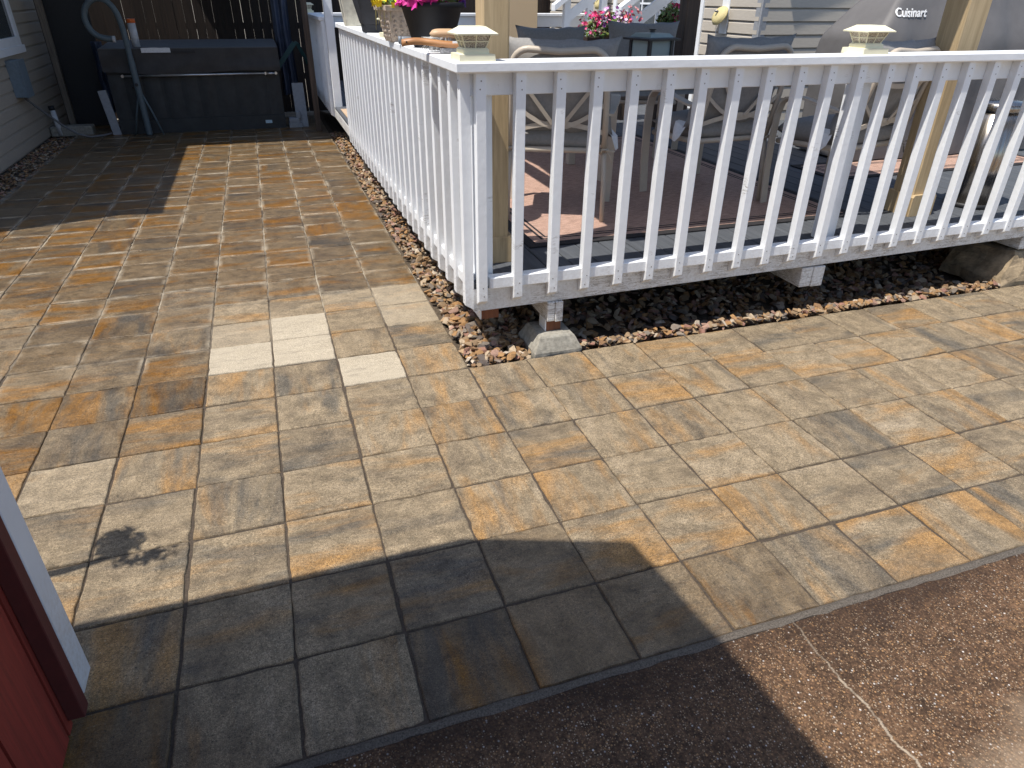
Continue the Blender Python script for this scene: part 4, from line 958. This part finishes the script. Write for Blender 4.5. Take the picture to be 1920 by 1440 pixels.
# tall bent pole with tripod foot before the tub
t = thing('hook_pole', 'tall blue grey pole with hooked top and braced foot in front of the hot tub', 'pole', (-2.21, 7.34, 0))
P_ = [(0,0),(-.005,.35),(-.01,.7),(-.014,1.05),(-.02,1.25),(-.04,1.38),(-.09,1.48),(-.17,1.535),(-.25,1.53),(-.33,1.48),(-.385,1.40),(-.40,1.30),(-.37,1.20),(-.31,1.14),(-.23,1.11),(-.14,1.105)]
def smooth(p, n=2):
    for _ in range(n):
        q = [p[0]]
        for a, b in zip(p, p[1:]): q += [(a[0]*.75+b[0]*.25, a[1]*.75+b[1]*.25), (a[0]*.25+b[0]*.75, a[1]*.25+b[1]*.75)]
        q.append(p[-1]); p = q
    return p
mb = MB(); S_ = smooth(P_); mb.tube([(x, 0, z) for x, z in S_], [.038 if z < .9 and i < len(S_)/2 else .033 for i, (x, z) in enumerate(S_)], 14); mb.build('tube', M_POLE, t)
mb = MB(); mb.tube([(-.155,0,1.105),(-.125,0,1.104)], .036, 14); mb.build('end_cap', M_PVC, t)
for a in ((-.17, .05), (.17, -.03), (.0, .24)): mb = MB(); mb.tube([(0,0,.55),(a[0]*.55,a[1]*.6,.27),(a[0],a[1],0)], .011, 8); mb.build('brace', M_POLE, t)
mb = MB(); mb.tube([(-.01,-.05,.60),(-.01,.05,.60)], .02, 8); mb.tube([(-.07,0,.56),(-.04,0,.58)], .012, 8); mb.build('knob', M_BLACK, t)

# ------------------------------------------------------------------ red barn shed beside the camera
shed = thing('shed', 'red barn style shed wall with white corner trim at the left edge', 'shed', (-1.45, -2.65, 0))
prof = [(-1.55,.03),(-1.55,1.92),(-1.80,3.05),(-2.65,3.30),(-3.5,3.05),(-3.75,1.92),(-3.75,.03)]
mb = MB(); y = -1.578
edges = [-1.535]+[-1.578-.215*k for k in range(11)]
def htop(y):
    a = abs(y+2.65); return 3.3-.25*a/.85 if a < .85 else 3.05-(a-.85)*1.13/.25
for a, b in zip(edges, edges[1:]):
    A, B = a-.005, b+.005
    mb.prism([(A,.02),(B,.02),(B,max(.1,htop(B))),(A,max(.1,htop(A)))], 0, -1.47, -1.45)
mb.prism([(y_, z_) for y_, z_ in prof], 0, -4.2, -1.4705); wpart(mb, 'wall', M_RED, shed)
mb = MB(); mb.box(-1.449, -1.4105, -1.516, -1.434, .085, 1.9, .003); wpart(mb, 'corner_trim', M_TRIM, shed)
mb = MB(); mb.box(-1.449, -1.411, -1.5565, -1.5165, .05, 1.9, .002); mb.box(-4.2, -1.4505, -1.5345, -1.44, .05, 1.9); wpart(mb, 'trim_backing', M_REDDARK, shed)
rp = [(-1.425,1.90),(-1.78,3.16),(-2.65,3.39),(-3.52,3.16),(-3.88,1.90)]
mb = MB(); inner = [(-1.47,1.90),(-1.81,3.10),(-2.65,3.32),(-3.49,3.10),(-3.83,1.90)]
for k in range(4): mb.prism([rp[k], rp[k+1], inner[k+1], inner[k]], 0, -4.3, -1.165)
wpart(mb, 'roof', M_SHINGLE, shed)
t = thing('hanging_plant', 'small hanging plant on a bracket beside the red shed, seen by its shadow', 'plant', (-2.12, -1.44, 1.45))
mb = MB(); mb.tube([(-.62,0,.0),(-.58,.2,.02),(-.45,.30,.04),(-.1,.32,.04),(.06,.36,.03)], .018, 8); mb.build('bracket', M_BLACK, t)
leaves(t, (.04,.41,.02), (.075,.08,.065), 170, .026, GREEN, 81); leaves(t, (.15,.31,0), (.11,.035,.03), 70, .022, GREEN, 82, 'frond')

# lettering printed on the cover's front face
from mathutils.bvhtree import BVHTree
cv = bpy.data.objects['cover'].data if False else COVER.data
bv = BVHTree.FromPolygons([v.co for v in cv.vertices], [p.vertices[:] for p in cv.polygons])
for v in LETTER.data.vertices:
    x, z, dep = -.845+v.co.x, 1.095+v.co.y*1.0, v.co.z
    hit = bv.ray_cast(Vector((x, -3, z)), Vector((0, 1, 0)))
    v.co = Vector((x, (hit[0].y if hit[0] else -.3)-.006-dep, z))
